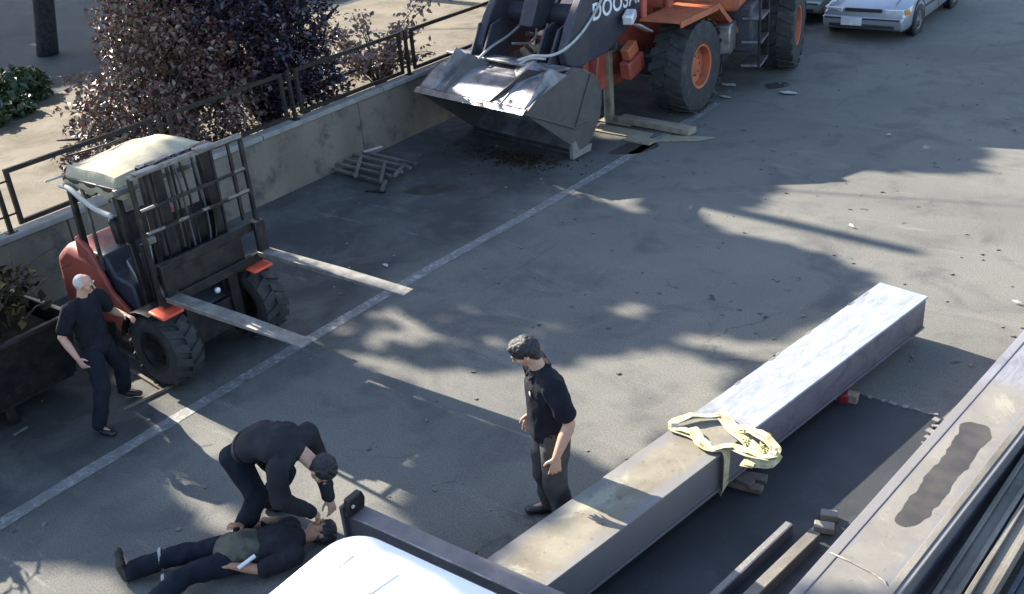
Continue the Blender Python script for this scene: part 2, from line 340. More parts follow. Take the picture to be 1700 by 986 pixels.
def clump_pts(centres, n, shell=.55):
    out = []
    tot = sum(r[0]*r[1]*r[2] for c, r in centres)
    for c, r in centres:
        k = int(n*r[0]*r[1]*r[2]/tot)
        d = rng.normal(size=(k, 3)); d /= np.linalg.norm(d, axis=1)[:, None]
        rad = rng.uniform(shell**3, 1, k)**(1/3)
        nz = np.array([1+.35*noise.noise(Vector((*(x*2.3+np.array(c)),))) for x in d])
        p = np.array(c)+d*rad[:, None]*nz[:, None]*np.array(r)
        keep = np.array([noise.noise(Vector(q*1.9)) + .5*noise.noise(Vector(q*5)) > -.2 for q in p]); out.append(p[keep])
    return np.concatenate(out)
def branches(b, base, ends, r0, n=7):
    for e in ends:
        base_, e_ = Vector(base), Vector(e); mid = base_.lerp(e_, .45)+Vector((random.uniform(-.2, .2), random.uniform(-.2, .2), .15))
        P = smoothpath([base_, mid, e_], 4); b.tube(P, [r0*(1-.85*i/(len(P)-1)) for i in range(len(P))], n)
leafc = dict(
 br=[leafmat('olive_brown_leaf', (.1, .07, .045)), leafmat('russet_leaf', (.12, .06, .045)), leafmat('maroon_leaf', (.075, .03, .035)), leafmat('bronze_leaf', (.16, .12, .09), .3)],
 pu=[leafmat('purple_leaf', (.045, .024, .035), .25), leafmat('dark_plum_leaf', (.018, .014, .028), .2), leafmat('wine_leaf', (.06, .025, .03), .35), leafmat('blue_black_leaf', (.018, .022, .035), .16)],
 gr=[leafmat('green_leaf', (.03, .05, .02)), leafmat('pale_green_leaf', (.05, .075, .035))],
 dk=[leafmat('shade_leaf', (.03, .045, .02)), leafmat('shade_leaf_dark', (.02, .035, .018))],
 tw=[leafmat('dusty_pink_leaf', (.24, .15, .13)), leafmat('twig_leaf', (.15, .11, .09))])
t = thing('ornamental_plum', (-13.6, 8.7, .55), 'broad olive-brown leafy shrub behind the forklift, left of the dark purple tree', 'shrub')
b = MB(); cs = [((-13.6, 8.5, 1.3), (.9, .95, .85)), ((-13.9, 9.5, 1.75), (.9, .95, 1.05)), ((-13.1, 7.7, 1.0), (.6, .65, .5)), ((-12.9, 9.3, 1.15), (.7, 1.0, .65)), ((-12.7, 8.4, .95), (.55, .8, .45)), ((-13.9, 9.7, 2.4), (1.0, 1.0, 1.0)), ((-13.3, 9.9, 1.6), (.8, .8, .8))]
branches(b, (-13.6, 8.7, .5), [(c[0]+dx, c[1]+dy, c[2]+dz) for c, r in cs for dx, dy, dz in ((0, 0, .4), (.3, .5, 0), (-.4, -.4, .3))], .06)
branches(b, (-13.6, 8.7, .6), [tuple(p) for p in clump_pts(cs, 60, .9)], .022, 5)
b.build('trunk', M['bark'], t, smooth=True); leaves('crown', clump_pts(cs, 26000, .3), .05, leafc['br'], t)
t = thing('purple_tree', (-13.4, 10.9, .55), 'tall tree with nearly black purple leaves behind the wall fence', 'tree')
b = MB(); cs = [((-13.4, 10.7, 2.0), (1.1, 1.15, 1.3)), ((-13.6, 11.1, 3.2), (1.2, 1.2, 1.1)), ((-12.9, 11.0, 1.4), (.8, .9, .85)), ((-13.5, 10.3, 3.0), (1.0, 1.0, .9)), ((-13.0, 11.7, 2.2), (.8, .6, .9)), ((-12.6, 11.6, 1.2), (.6, .7, .5))]
branches(b, (-13.4, 10.9, .5), [(c[0]+dx, c[1]+dy, c[2]+dz) for c, r in cs for dx, dy, dz in ((0, 0, .5), (.4, .5, 0), (-.4, -.4, .3))], .1)
branches(b, (-13.4, 10.9, .9), [tuple(p) for p in clump_pts(cs, 90, .9)], .025, 5)
b.build('trunk', M['barkdark'], t, smooth=True); leaves('crown', clump_pts(cs, 30000, .25), .054, leafc['pu'], t, up=.5)
t = thing('twiggy_shrub', (-12.8, 13.1, .55), 'thin pinkish shrub with bare arching twigs right of the dark purple tree', 'shrub')
b = MB(); tips = []
for k in range(34):
    a = random.uniform(0, 2*PI); l = random.uniform(.5, 1.5); e = Vector((-12.8+math.cos(a)*l*.75, 13.0+math.sin(a)*l*.95, .6+l*random.uniform(.35, 1.15)))
    P = smoothpath([(-12.8, 13.1, .5), Vector((-12.8, 13.1, .5)).lerp(e, .5)+Vector((0, 0, .25)), e], 5); b.tube(P, [.018*(1-.8*i/(len(P)-1)) for i in range(len(P))], 5)
    for q in P[3:]:
        for _ in range(7): tips.append(q+Vector((random.gauss(0, .09), random.gauss(0, .09), random.gauss(0, .07))))
b.build('stem', M['bark'], t, smooth=True); leaves('crown', [tuple(p) for p in tips], .055, leafc['tw'], t)
t = thing('green_bush', (-18.6, 9.2, .55), 'low green bush at the left edge of the photo, beyond the pale ground', 'bush')
b = MB(); cs = [((-18.9, 8.8, .8), (.7, .9, .5)), ((-19.2, 9.9, .75), (.6, .6, .35)), ((-18.2, 9.2, .7), (.35, .4, .22)), ((-18.0, 8.6, .75), (.4, .3, .3))]
branches(b, (-18.6, 9.2, .5), [c for c, r in cs], .04); b.build('stem', M['bark'], t, smooth=True); leaves('crown', clump_pts(cs, 6000), .09, leafc['gr'], t)
# tall trees behind the wall: unseen crowns added above the frame, shaped to shade the yard
def inpoly(x, y, P):
    r = False; j = len(P)-1
    for i in range(len(P)):
        if (P[i][1] > y) != (P[j][1] > y) and x < (P[j][0]-P[i][0])*(y-P[i][1])/(P[j][1]-P[i][1])+P[i][0]: r = not r
        j = i
    return r
gaps = []      # holes left in the added crowns where sunlit patches should fall (in metres, via photo sight lines)
def gap(pts, z=0., p=0.):
    q = [G(x, y, z) for x, y in pts]; k = z/math.tan(SUN_EL)
    gaps.append(([(v.x+k*math.cos(SUN_AZ), v.y+k*math.sin(SUN_AZ)) for v in q], p))
gap([(1238,283),(1265,276),(1330,275),(1455,282),(1625,287),(1590,262),(1640,252),(1590,232),(1520,211),(1610,226),(1700,238),(1850,250),(2100,1200),(1000,1200),(1055,900),(1160,700),(1270,605),(1180,590),(1100,572),(1120,550),(1200,545),(1290,570),(1460,468),(1380,430),(1300,402),(1230,395),(1180,380),(1125,338),(1180,341),(1255,343),(1275,318)])
gap([(540,590),(600,584),(690,603),(800,608),(880,612),(960,600),(1040,575),(1120,580),(1240,605),(1160,700),(1050,800),(1000,790),(870,725),(760,682),(640,628)])
gap([(968,506),(1030,502),(1095,518),(1070,532),(1000,524)]); gap([(1128,518),(1170,522),(1205,536),(1150,540)])
gap([(1128,256),(1150,250),(1188,253),(1178,264)]); gap([(1192,251),(1260,246),(1310,248),(1328,252),(1260,256)])
gap([(925,215),(985,185),(1060,185),(1190,222),(1140,236),(1080,238),(1000,232)])
gap([(455,600),(520,505),(600,500),(720,520),(730,600),(620,600)], 0, .3)
gap([(1500,215),(1700,215),(1700,245),(1500,245)], 0, .5)
gap([(190,580),(245,598),(345,662),(410,703),(520,765),(655,832),(720,880),(600,915),(470,880),(425,840),(391,778),(350,790),(298,772),(255,735),(225,668),(185,640)])
gap([(258,770),(305,790),(350,806),(385,835),(425,852),(490,868),(470,915),(390,912),(325,885),(285,850)])
gap([(-300,915),(0,918),(70,915),(170,933),(222,960),(265,1050),(-300,1100)])
gap([(560,560),(900,500),(1000,560),(800,600)], 0, .45)
for pts_, z_ in (([(705,130),(750,92),(860,100),(882,125),(860,160)], 1.35), ([(1080,30),(1080,5),(1200,5),(1225,60)], 1.6), ([(1010,80),(1070,60),(1080,110),(1020,110)], 1.3),
                 ([(128,395),(160,392),(215,500),(190,520)], 1.2), ([(118,290),(240,208),(328,238),(205,325)], 2.15),
                 ([(1180,690),(1460,465),(1545,488),(1290,700)], .5), ([(780,930),(1240,640),(1300,700),(900,1000)], .5), ([(610,840),(880,985),(870,995),(600,850)], .6),
                 ([(330,1090),(565,850),(950,1090)], 1.85), ([(120,455),(150,455),(160,520),(110,520)], 1.6), ([(300,488),(495,560),(500,572),(300,500)], 1.05), ([(520,440),(680,475),(670,484),(510,452)], 1.05)):
    gap(pts_, z_)
gaps.append(([(-13.6, 7.0), (-10.3, 7.0), (-10.3, 12.6), (-13.6, 12.6)], 0))
gaps.append(([(-18.4, 0), (-11.7, 0), (-11.7, 60), (-18.4, 60)], 0))   # the pale ground behind the wall
TR = [(-22.2, 12.35), (-24.5, 3.0), (-19.5, 1.2), (-23, 20), (-18, 30), (-27, 27)]
cells = {i: [] for i in range(len(TR))}
def canopy(x0, x1, y0, y1, st):  # puts leaves sunward of every ground cell meant to be shaded
    for ix in range(int((x1-x0)/st)):
        for iy in range(int((y1-y0)/st)):
            for q in range(6):
                x, y = x0+(ix+random.random())*st, y0+(iy+random.random())*st
                hole = False
                for P, p in gaps:
                    if inpoly(x, y, P) and random.random() >= p: hole = True; break
                if hole: continue
                h = random.uniform(9.6, 11.4); s_ = h/math.tan(SUN_EL)
                q_ = (x-s_*math.cos(SUN_AZ), y-s_*math.sin(SUN_AZ), h)
                i = min(range(len(TR)), key=lambda k: (TR[k][0]-q_[0])**2+(TR[k][1]-q_[1])**2); cells[i].append(q_)
canopy(-12.2, 1.5, .5, 34, .21); canopy(-34, -18.4, 7, 24, .24)
for i, (x, y) in enumerate(TR):
    z0 = .55
    t = thing('shade_tree', (x, y, z0), ['tall tree whose dark bare trunk stands at the upper left edge', 'added tall tree out of the frame, its crown shaped to shade the yard'][i > 0], 'tree', 'tall trees behind the wall')
    b = MB(); lean = (.9, .9) if i == 0 else (random.uniform(-.4, .4), random.uniform(-.4, .4))
    P = smoothpath([(x, y, z0-.1), (x+lean[0]*.5, y+lean[1]*.5, 4), (x+lean[0]*.8, y+lean[1], 8), (x+lean[0], y+lean[1], 12)], 5)
    b.tube(P, [.24*(1-.55*k/(len(P)-1)) for k in range(len(P))], 12)
    if cells[i]:
        for e in random.sample(cells[i], min(7, len(cells[i]))): branches(b, (x+lean[0]*.7, y+lean[1]*.7, random.uniform(7, 9)), [e], .035)
    b.build('trunk', M['barkdark'], t, smooth=True)
    if i == 0: leaves('drooping_foliage', clump_pts([((-21.6, 12.3, 2.9), (1.1, 1.2, .55)), ((-22.6, 13.6, 2.8), (1.2, 1.2, .6))], 5000), .1, leafc['dk'], t)
    if cells[i]: leaves('crown', cells[i], .26, leafc['dk'], t, up=.6, elong=1.3)  # unseen crown, laid out only to cast the yard's shade
# ------------------------------------------------------------------ steel beams
def girder(label, a, b_, wd, ztop, dep, top, side, name='steel_beam', zoff=0):
    a, b_ = Vector((*a, 0)), Vector((*b_, 0)); d = (b_-a).normalized(); n = Vector((d.y, -d.x, 0)); L_ = (b_-a).length
    rz = math.atan2(d.y, d.x)-PI/2
    t = thing(name, a, label, 'steel beam', None, rz)
    zb = ztop-dep
    def part(nm, x0, x1, z0, z1, m, bev=.004, y0=0, y1=L_):
        b = MB(); ny = int((y1-y0)/.25)+1; vs = []
        for i in range(ny+1):
            y = y0+(y1-y0)*i/ny
            vs += [(x0, y, z0), (x1, y, z0), (x1, y, z1), (x0, y, z1)]
        fs = [(4*i+k, 4*i+(k+1) % 4, 4*i+4+(k+1) % 4, 4*i+4+k) for i in range(ny) for k in range(4)] + [(3, 2, 1, 0), tuple(len(vs)-4+k for k in range(4))]
        b.add(vs, fs); return b.build(nm, m, t, bev, local=True)
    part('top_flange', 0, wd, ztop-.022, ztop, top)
    part('bottom_flange', 0, wd, zb, zb+.022, side)
    part('web', .018, .036, zb+.022, ztop-.022, side); part('web', wd-.036, wd-.018, zb+.022, ztop-.022, side)
    return t, d, n
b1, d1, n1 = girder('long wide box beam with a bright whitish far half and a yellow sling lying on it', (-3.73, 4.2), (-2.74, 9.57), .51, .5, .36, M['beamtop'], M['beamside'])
e = MB(); e.box((.255, 5.40, .32), (.47, .012, .31)); e.build('end_plate', M['beamside'], b1, local=True)
for i in range(9):   # chipped scale standing along the far left edge
    y = random.uniform(2.6, 5.2); c = MB(); c.box((random.uniform(-.012, .02), y, .5), (random.uniform(.01, .025), random.uniform(.04, .16), .006), (0, 0, random.uniform(-.15, .15))); c.build('rust_flake', M['scale'], b1, local=True)
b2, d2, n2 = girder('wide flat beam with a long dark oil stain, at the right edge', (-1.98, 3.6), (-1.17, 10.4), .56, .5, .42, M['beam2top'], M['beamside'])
def onbeam(pts, z): return [tuple((G(x, y, z)-b2.location)) for x, y in pts]
iv = Matrix.Rotation(-b2.rotation_euler.z, 3, 'Z')
def local_blob(pts, z, n=4, amp=.01):
    q = [iv @ (G(x, y, z)-b2.location) for x, y in pts]; return blob(q, n, amp)
s = MB(); P = local_blob([(1505,875),(1488,862),(1512,820),(1545,775),(1575,745),(1590,715),(1590,702),(1615,700),(1646,712),(1640,730),(1618,752),(1590,800),(1560,835),(1530,868)], .5, 8, .045); s.add([(x, y, .5015) for x, y in P], [tuple(range(len(P)))]); s.build('oil_stain', M['stain'], b2, local=True)
s = MB(); s.tube([(p.x, p.y, .503) for p in [iv @ (G(x, y, .5)-b2.location) for x, y in [(1378,918),(1410,932),(1445,950),(1468,965),(1480,990)]]], .009, 6); s.build('weld_seam', M['scale'], b2, smooth=True, local=True)
s = MB(); s.box((.075, 3.3, .5035), (.008, 6.4, .006)); s.build('edge_seam', M['beamside'], b2, local=True)
s = MB(); s.box((.5, 3.3, .506), (.05, 6.7, .012)); s.build('edge_strip', M['rail'], b2, .003, local=True)
def section(name, label, a, b_, prof, mt, group=None, cat='steel section'):
    """open rolled section: prof = list of boxes (x0,x1,z0,z1) run from a to b"""
    a, b_ = Vector(a), Vector(b_); d = b_-a; t = thing(name, a, label, cat, group, math.atan2(d.y, d.x)-PI/2)
    nms = ['flange', 'flange', 'web', 'flange', 'web']
    for i, (x0, x1, z0, z1) in enumerate(prof):
        b = MB(); b.box(((x0+x1)/2, d.length/2, (z0+z1)/2), (x1-x0, d.length, z1-z0)); b.build(nms[i % 5], mt[i % len(mt)] if isinstance(mt, list) else mt, t, .004, local=True)
    return t
U = [(0, .035, 0, .12), (.115, .15, 0, .12), (.035, .115, .07, .085)]
section('steel_section', 'narrow grey H section lying right of the stained beam, running out of the frame', (-1.2, 4.2, .22), (-.8, 9.0, .22), U, M['rail'])
section('steel_section', 'second narrow section alongside, nearest the right edge of the photo', (-1.03, 4.2, .22), (-.63, 9.0, .22), U, M['rail'])
section('steel_section', 'lower narrow section under the two at the bottom right corner', (-.84, 4.2, .1), (-.44, 9.0, .1), U, M['channelweb'])
for y in (4.9, 7.6):
    b = MB(); b.box((-.9+(y-4.9)*.083, y, .1), (.55, .1, .2), (0, 0, .03)); tag(b.build('timber_block', M['wood2'], None, .006), 'timber bearer under the narrow sections, %s' % ('nearer end' if y < 5 else 'farther end'), 'timber')
a, b_ = G(1165, 1000, .12), G(1305, 868, .12)
section('short_channel', 'short steel channel with flaking scale on its edge, lying on the dark sheet', a, b_, [(0, .05, .0, .02), (.05, .062, -.1, .02), (0, .012, -.1, .0)], [M['scale'], M['channelweb'], M['channelweb']])
a, b_ = G(1220, 1000, .12), G(1345, 880, .12)
section('short_channel', 'short clean steel channel with a brown cut end, right of the flaking one', a, b_, [(0, .085, .0, .015), (.07, .085, -.1, .0), (0, .015, -.1, .0)], [M['rail'], M['channelweb'], M['channelweb']])
sh = thing('steel_sheet', (-2.5, 6, 0), 'large dark steel sheet on the ground between the two wide beams', 'steel sheet')
b = MB(); b.prism([(-3.95, 2.2), (-1.45, 2.2), (-1.72, 8.16), (-2.5, 8.2), (-2.95, 8.2)], 2, .006, .03); b.build('sheet', M['plate'], sh, .003)
for i in range(26):
    if i < 7: x, y = -2.45+.11*i, 8.185-.002*i
    else: x, y = -1.73+.012*(i-7), 8.1-(i-7)*.1
    b = MB(); b.box((x+random.uniform(-.02, .02), y, .033), (random.uniform(.02, .1), random.uniform(.02, .06), .012), (0, 0, random.uniform(-.4, .4))); b.build('edge_scale', M['scale'], sh)
for (px, py, sx, sy, z, lab) in [(1376, 858, .13, .08, 0, 'small pale brick scrap lying right of the short channels'), (1368, 878, .15, .09, 0, 'dull grey brick scrap just below the pale one')]:
    p = G(px, py, .05); b = MB(); b.box((p.x, p.y, .065), (sx, sy, .06), (0, 0, .3)); tag(b.build('brick_scrap', M['rail'], None, .008), lab, 'brick')
b = MB(); b.box((-2.78, 8.02, .06), (.75, .1, .1), (0, 0, .1)); tag(b.build('timber_block', M['wood'], None, .008), 'pale timber bearer under the wide beam near its middle', 'timber')
p = G(1412, 655, .1); b = MB(); b.box((p.x-.06, p.y, .06), (.1, .13, .11), (0, 0, .2)); tag(b.build('red_block', M['redplastic'], None, .02), 'small red block under the right side of the wide beam', 'block')
for i, (dx, dy, rz, l) in enumerate([(0, 0, .1, .62), (.02, .11, .25, .55), (-.02, .05, -.15, .5)]):
    b = MB(); b.box((-2.92+dx, 6.38+dy, .055+.04*(i == 2)), (l, .09, .045), (0, .0, rz)); tag(b.build('wood_offcut', M['wood2'], None, .005), ['flat dark wood offcut under the sling, nearest the camera', 'dark wood offcut behind the first, under the sling', 'dark wood offcut lying across the other two under the beam'][i], 'wood offcut', 'offcuts under the beam')
# sling on the beam
sg = thing('lifting_sling', (-2.95, 6.3, .56), 'pale yellow webbing sling looped on top of the wide beam', 'sling')
def px3(L): return [G(x, y, z) for x, y, z in L]
z = .515
def rib(L, wd=.09, nr=(0, 0, 1), n=3):
    Q = px3(L); P = []
    for k in range(len(Q)-1): P += [Q[k].lerp(Q[k+1], .12), Q[k].lerp(Q[k+1], .5), Q[k].lerp(Q[k+1], .88)]
    P = [Q[0]]+P+[Q[-1]]; nn = [(nr[0]+.12*math.sin(i*1.3), nr[1]+.12*math.cos(i*.9), nr[2]) for i in range(len(P))]
    for dz, dx in ((0, 0), (.014, .018)):
        b = MB(); b.ribbon([p+Vector((dx+.012*math.sin(k*.9), .4*dx, dz+dz*.8*math.sin(k*1.7))) for k, p in enumerate(P)], wd*(1 if dz == 0 else .8), .007, nn); b.build('strap', M['sling'], sg, .002)
rib([(1172,742,z),(1150,722,z+.01),(1116,712,z+.005),(1114,700,z+.03),(1150,692,z+.035),(1196,690,z+.02)], .075)
rib([(1193,687,z+.03),(1212,708,z+.01),(1240,732,z+.02),(1254,756,z+.015),(1240,776,z-.01)], .1)
rib([(1146,712,z+.02),(1160,732,z+.02),(1178,746,z+.01),(1215,741,z+.03),(1250,756,z+.05),(1276,760,z+.06),(1288,748,z+.05)], .085)
rib([(1287,750,z+.04),(1272,728,z+.09),(1246,714,z+.07),(1218,712,z+.03)], .07, (.4, -.3, 1))
rib([(1289,756,.57),(1276,770,.53),(1248,768,.52)], .08, (.7, -.3, .6))
P = [Vector((-2.84, 6.18, .525)), Vector((-2.795, 6.17, .52)), Vector((-2.775, 6.165, .47)), Vector((-2.78, 6.165, .3)), Vector((-2.80, 6.17, .13)), Vector((-2.9, 6.19, .1))]
P = smoothpath([p+Vector((-.04, 0, 0)) for p in P], 5); b = MB(); b.ribbon(P, .1, .006, [(1, 0, .25)]*len(P)); b.build('strap', M['sling'], sg, smooth='auto')
for i in range(13):
    x, y, zz = 1238+random.uniform(-8, 40), 738+random.uniform(-22, 16), z+.03+random.uniform(0, .03); p = G(x, y, zz)
    b = MB(); e = Euler((random.uniform(-.6, .6), random.uniform(-.6, .6), random.uniform(0, 3))).to_matrix()
    b.tube([p+e @ Vector((.024*math.cos(k*PI/5), .015*math.sin(k*PI/5), 0)) for k in range(11)], .0055, 6, False); b.build('chain_link', M['brass'], sg, smooth=True)
b = MB(); p = G(1268, 738, z+.03); b.box(p, (.06, .11, .03), (.2, .1, .5)); b.build('ratchet_buckle', M['brass'], sg, .006)
# channel with upright bracket
ch = thing('channel_beam', (-4.9, 4.1, 0), 'reddish grey steel beam running from the black bracket to the near end of the wide beam', 'steel beam')
xa, xb = -4.83, -1.9; ya = 4.02
b = MB(); b.box(((xa+xb)/2, ya+.035, .592), (xb-xa, .15, .02)); b.build('top_flange', M['channel'], ch, .003)
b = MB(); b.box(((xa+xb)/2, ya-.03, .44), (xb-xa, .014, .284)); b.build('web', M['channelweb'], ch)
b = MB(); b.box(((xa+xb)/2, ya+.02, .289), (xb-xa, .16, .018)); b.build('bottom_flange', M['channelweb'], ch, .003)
b = MB(); b.box(((xa+xb)/2, ya-.045, .606), (xb-xa, .014, .012)); b.build('bright_edge', M['greysteel'], ch, .002)
for x in (-4.2, -3.4):
    b = MB(); b.box((x, ya-.045, .42), (.05, .02, .09)); b.build('lug', M['black'], ch, .004)
b = MB(); b.box((-4.85, ya+.01, .44), (.03, .17, .5)); b.build('end_plate', M['channelweb'], ch, .004)
br = MB(); br.prism([(ya-.07, .60), (ya+.1, .60), (ya+.12, .68), (ya+.1, .75), (ya-.04, .75)], 0, -4.84, -4.78); br.build('stop_bracket', M['black'], ch, .01)
br = MB(); br.box((-4.77, ya-.02, .69), (.02, .03, .03)); br.build('bright_bolt', M['litter'], ch, .01)
for x in (-4.8, -3.2):
    b = MB(); b.box((x, ya+.02, .14), (.14, .3, .275)); tag(b.build('trestle_block', M['wood2'], None, .01), 'timber block under the reddish steel beam, %s' % ('below its black bracket' if x < -4 else 'hidden by the van roof'), 'timber')
# ------------------------------------------------------------------ van
vn = thing('white_van', (-1.6, 1.9, 0), 'white van of which only the rounded roof corner shows at the bottom', 'van')
def rrect(x0, x1, y0, y1, r, n=8):
    out = []
    for cx, cy, a0 in ((x1-r, y1-r, 0), (x0+r, y1-r, PI/2), (x0+r, y0+r, PI), (x1-r, y0+r, 1.5*PI)):
        for k in range(n+1): a = a0+PI/2*k/n; out.append((cx+r*math.cos(a), cy+r*math.sin(a)))
    return out
def loft(levels, r, mt, nm, par, n=8, cap=True):
    b = MB(); vs = []
    for (x0, x1, y0, y1, z, rr) in levels: vs += [(x, y, z) for x, y in rrect(x0, x1, y0, y1, rr, n)]
    m = 4*(n+1); fs = [(i*m+k, i*m+(k+1) % m, (i+1)*m+(k+1) % m, (i+1)*m+k) for i in range(len(levels)-1) for k in range(m)]
    if cap: fs += [tuple(range(m))[::-1], tuple(range(len(vs)-m, len(vs)))]
    b.add(vs, fs); return b.build(nm, mt, par, 0, smooth='auto')
X0, X1, Y0, Y1 = -3.56, 1.0, .95, 2.95
loft([(X0+.02, X1, Y0, Y1-.02, .35, .2), (X0, X1, Y0, Y1, .8, .2), (X0, X1, Y0, Y1, 1.3, .2), (X0+.02, X1, Y0, Y1-.02, 1.72, .2)], 0, M['white'], 'body', vn)
loft([(X0-.012, X1, Y0, Y1+.012, 1.735, .2), (X0-.012, X1, Y0, Y1+.012, 1.76, .2)], 0, M['seal'], 'gutter_seal', vn)
loft([(X0+.02, X1, Y0, Y1-.02, 1.765, .2), (X0+.035, X1, Y0, Y1-.035, 1.81, .2), (X0+.07, X1, Y0, Y1-.07, 1.845, .19), (X0+.13, X1, Y0, Y1-.13, 1.868, .17), (X0+.22, X1, Y0, Y1-.22, 1.88, .13), (X0+.5, X1-.3, Y0+.3, Y1-.5, 1.9, .1)], 0, M['white'], 'roof', vn)
def groove(pts, w_=.012):
    b = MB(); P = [G(x, y, 1.9) for x, y in pts]; P = [Vector((p.x, p.y, 1.9-.0 if True else 0)) for p in P]; b.ribbon([Vector((p.x, p.y, 1.902)) for p in P], w_, .004, [(0, 0, 1)]*len(P)); b.build('roof_seam', M['groove'], vn)
groove([(590,1005),(655,945)])
b = MB(); b.ribbon([Vector((X0+.26, y, 1.886)) for y in np.linspace(Y0+.3, Y1-.25, 10)], .035, .004, [(0, 0, 1)]*10); b.build('roof_rib', M['white'], vn)
for x in (-2.6, .1):
    for y, s_ in ((Y1, 1), (Y0, -1)):
        b = MB(); b.lathe((x, y-.1*s_, .34), (0, s_, 0), [(.2, -.1), (.33, -.1), (.34, 0), (.33, .1), (.2, .1)], 24); wl = b.build('wheel', M['tyre'], vn, smooth='auto')
        b = MB(); b.lathe((x, y-.1*s_, .34), (0, s_, 0), [(0.001, .07), (.1, .09), (.2, .06), (.2, -.1)], 16); b.build('rim', M['greysteel'], wl, smooth='auto')
for x0, x1 in ((-3.2, -2.2), (-2.1, -.9)):
    b = MB(); b.box(((x0+x1)/2, Y1+.003, 1.4), (x1-x0, .012, .45)); b.build('window', M['glass'], vn, .004)
b = MB(); b.box((X0-.003, 1.9, 1.4), (.012, 1.3, .5)); b.build('window', M['glass'], vn, .004)
# ------------------------------------------------------------------ wheels for the machines
def machine_wheel(par, c, axis, rad, wd, rimmat, lugs=22, rimr=.52, flip=1):
    A = Vector(axis)
    h = wd/2; b = MB(); ro, ri = rad-.035, rad*rimr
    b.lathe(c, A, [(ri, -h*.8), (ri+.03, -h*.95), (ro*.85, -h), (ro*.97, -h*.9), (ro, -h*.7), (ro, h*.7), (ro*.97, h*.9), (ro*.85, h), (ri+.03, h*.95), (ri, h*.8)], 40)
    u = Vector((0, 0, 1)); v = A.cross(u)
    for k in range(lugs):
        for s_ in (-1, 1):
            a = 2*PI*(k+(.5 if s_ > 0 else 0))/lugs; da = .5*2*PI/lugs
            def pt(a_, r_, o_): return Vector(c)+A*o_+(u*math.cos(a_)+v*math.sin(a_))*r_
            w2 = .28*2*PI/lugs
            q = [(a-w2, 0), (a+w2, 0), (a+w2+da, s_*h*1.0), (a-w2+da, s_*h*1.0)]
            vs = [pt(x, ro-.005, o_) for x, o_ in q]+[pt(x, rad if abs(o_) < h*.9 else rad-.02, o_) for x, o_ in q]
            b.add(vs, [(0, 1, 2, 3), (4, 5, 6, 7), (0, 1, 5, 4), (1, 2, 6, 5), (2, 3, 7, 6), (3, 0, 4, 7)])
    wl = b.build('wheel', M['tyre'], par, smooth='auto')
    b = MB(); b.lathe(c, A, [(ri+.025, h*.82), (ri+.02, h*.93), (ri-.02, h*.9), (ri-.035, h*.45), (ri*.62, h*.36), (ri*.55, h*.5), (ri*.3, h*.55), (.001, h*.56)], 32)
    b.lathe(c, A, [(ri+.01, -h*.8), (ri-.04, -h*.3), (ri*.6, -h*.2), (.001, -h*.2)], 24)
    for k in range(8):
        a = 2*PI*k/8; p = Vector(c)+A*(h*.52)+(u*math.cos(a)+v*math.sin(a))*ri*.45; b.tube([p, p+A*.03], .018, 6)
    b.build('rim', rimmat, wl, smooth='auto'); return wl
# ------------------------------------------------------------------ forklift (faces +X)
FX, FY = -8.78, 5.76
fl = thing('forklift', (FX, FY, 0), 'old red forklift with cream canvas roof, black mast and two long forks', 'forklift')
for y in (-.6, .58):
    s_ = 1 if y > 0 else -1
    machine_wheel(fl, (FX+.2, FY+y, .42), (0, s_, 0), .42, .32, M['black'], 16, .48)
for y in (-.6, .6):
    s_ = 1 if y > 0 else -1
    machine_wheel(fl, (FX-1.15, FY+y, .3), (0, s_, 0), .3, .22, M['black'], 14, .48)
def fb(nm, cx, cy, cz, dx, dy, dz, m, bev=.006, e=None, par=None):
    b = MB(); b.box((FX+cx, FY+cy, cz), (dx, dy, dz), e); return b.build(nm, M[m], par or fl, bev)
b = MB(); b.prism([(FX+.15, .35), (FX+.2, .62), (FX-0.031, .74), (FX-0.279, .66), (FX-0.310, .95), (FX-0.589, 1.0), (FX-0.682, 1.22), (FX-1.302, 1.2), (FX-1.488, 1.02), (FX-1.525, .45), (FX-1.364, .32)], 1, FY-.5, FY+.5); b.build('chassis', M['boom'], fl, .03)
b = MB(); b.prism([(FX-0.744, .4), (FX-0.775, 1.18), (FX-1.240, 1.28), (FX-1.500, 1.1), (FX-1.550, .7), (FX-1.519, .35)], 1, FY-.6, FY+.6); b.build('counterweight', M['red'], fl, .09, seg=4)
b = MB(); b.prism([(FX-0.350, .66), (FX-0.315, .98), (FX-0.434, 1.2), (FX-0.462, .98), (FX-0.490, .66)], 1, FY-.42, FY+.42); b.build('dashboard', M['greysteel'], fl, .02)
for y in (-.56, .56):   # side skirts, red
    b = MB(); b.prism([(FX-0.062, .30), (FX-0.279, .62), (FX-0.589, .85), (FX-0.806, 1.3), (FX-1.004, 1.42), (FX-1.054, 1.1), (FX-0.806, .6), (FX-0.620, .35)], 1, FY+y-.03, FY+y+.03); b.build('side_panel', M['red'], fl, .02)
for y in (-.6, .58):   # mudguards
    b = MB(); n = 8; pr = [(FX+.2+(.47)*math.cos(a), .42+.47*math.sin(a)) for a in np.linspace(1.3, 2.9, n)]+[(FX+.2+(.44)*math.cos(a), .42+.44*math.sin(a)) for a in np.linspace(2.9, 1.3, n)]
    b.prism(pr, 1, FY+y-.19, FY+y+.19); b.build('mudguard', M['black'], fl, .004)
    fb('orange_marker', .43, y-.04, .9, .24, .26, .035, 'marker', .015, (0, .12, 0))
for y in (-.3, .3):
    b = MB(); b.box((FX-.66, FY, .98), (.5, .5, .12)); 
b.build('seat', M['black'], fl, .04); fb('seat_back', -.85, 0, 1.25, .1, .46, .5, 'black', .04, (0, -.15, 0))
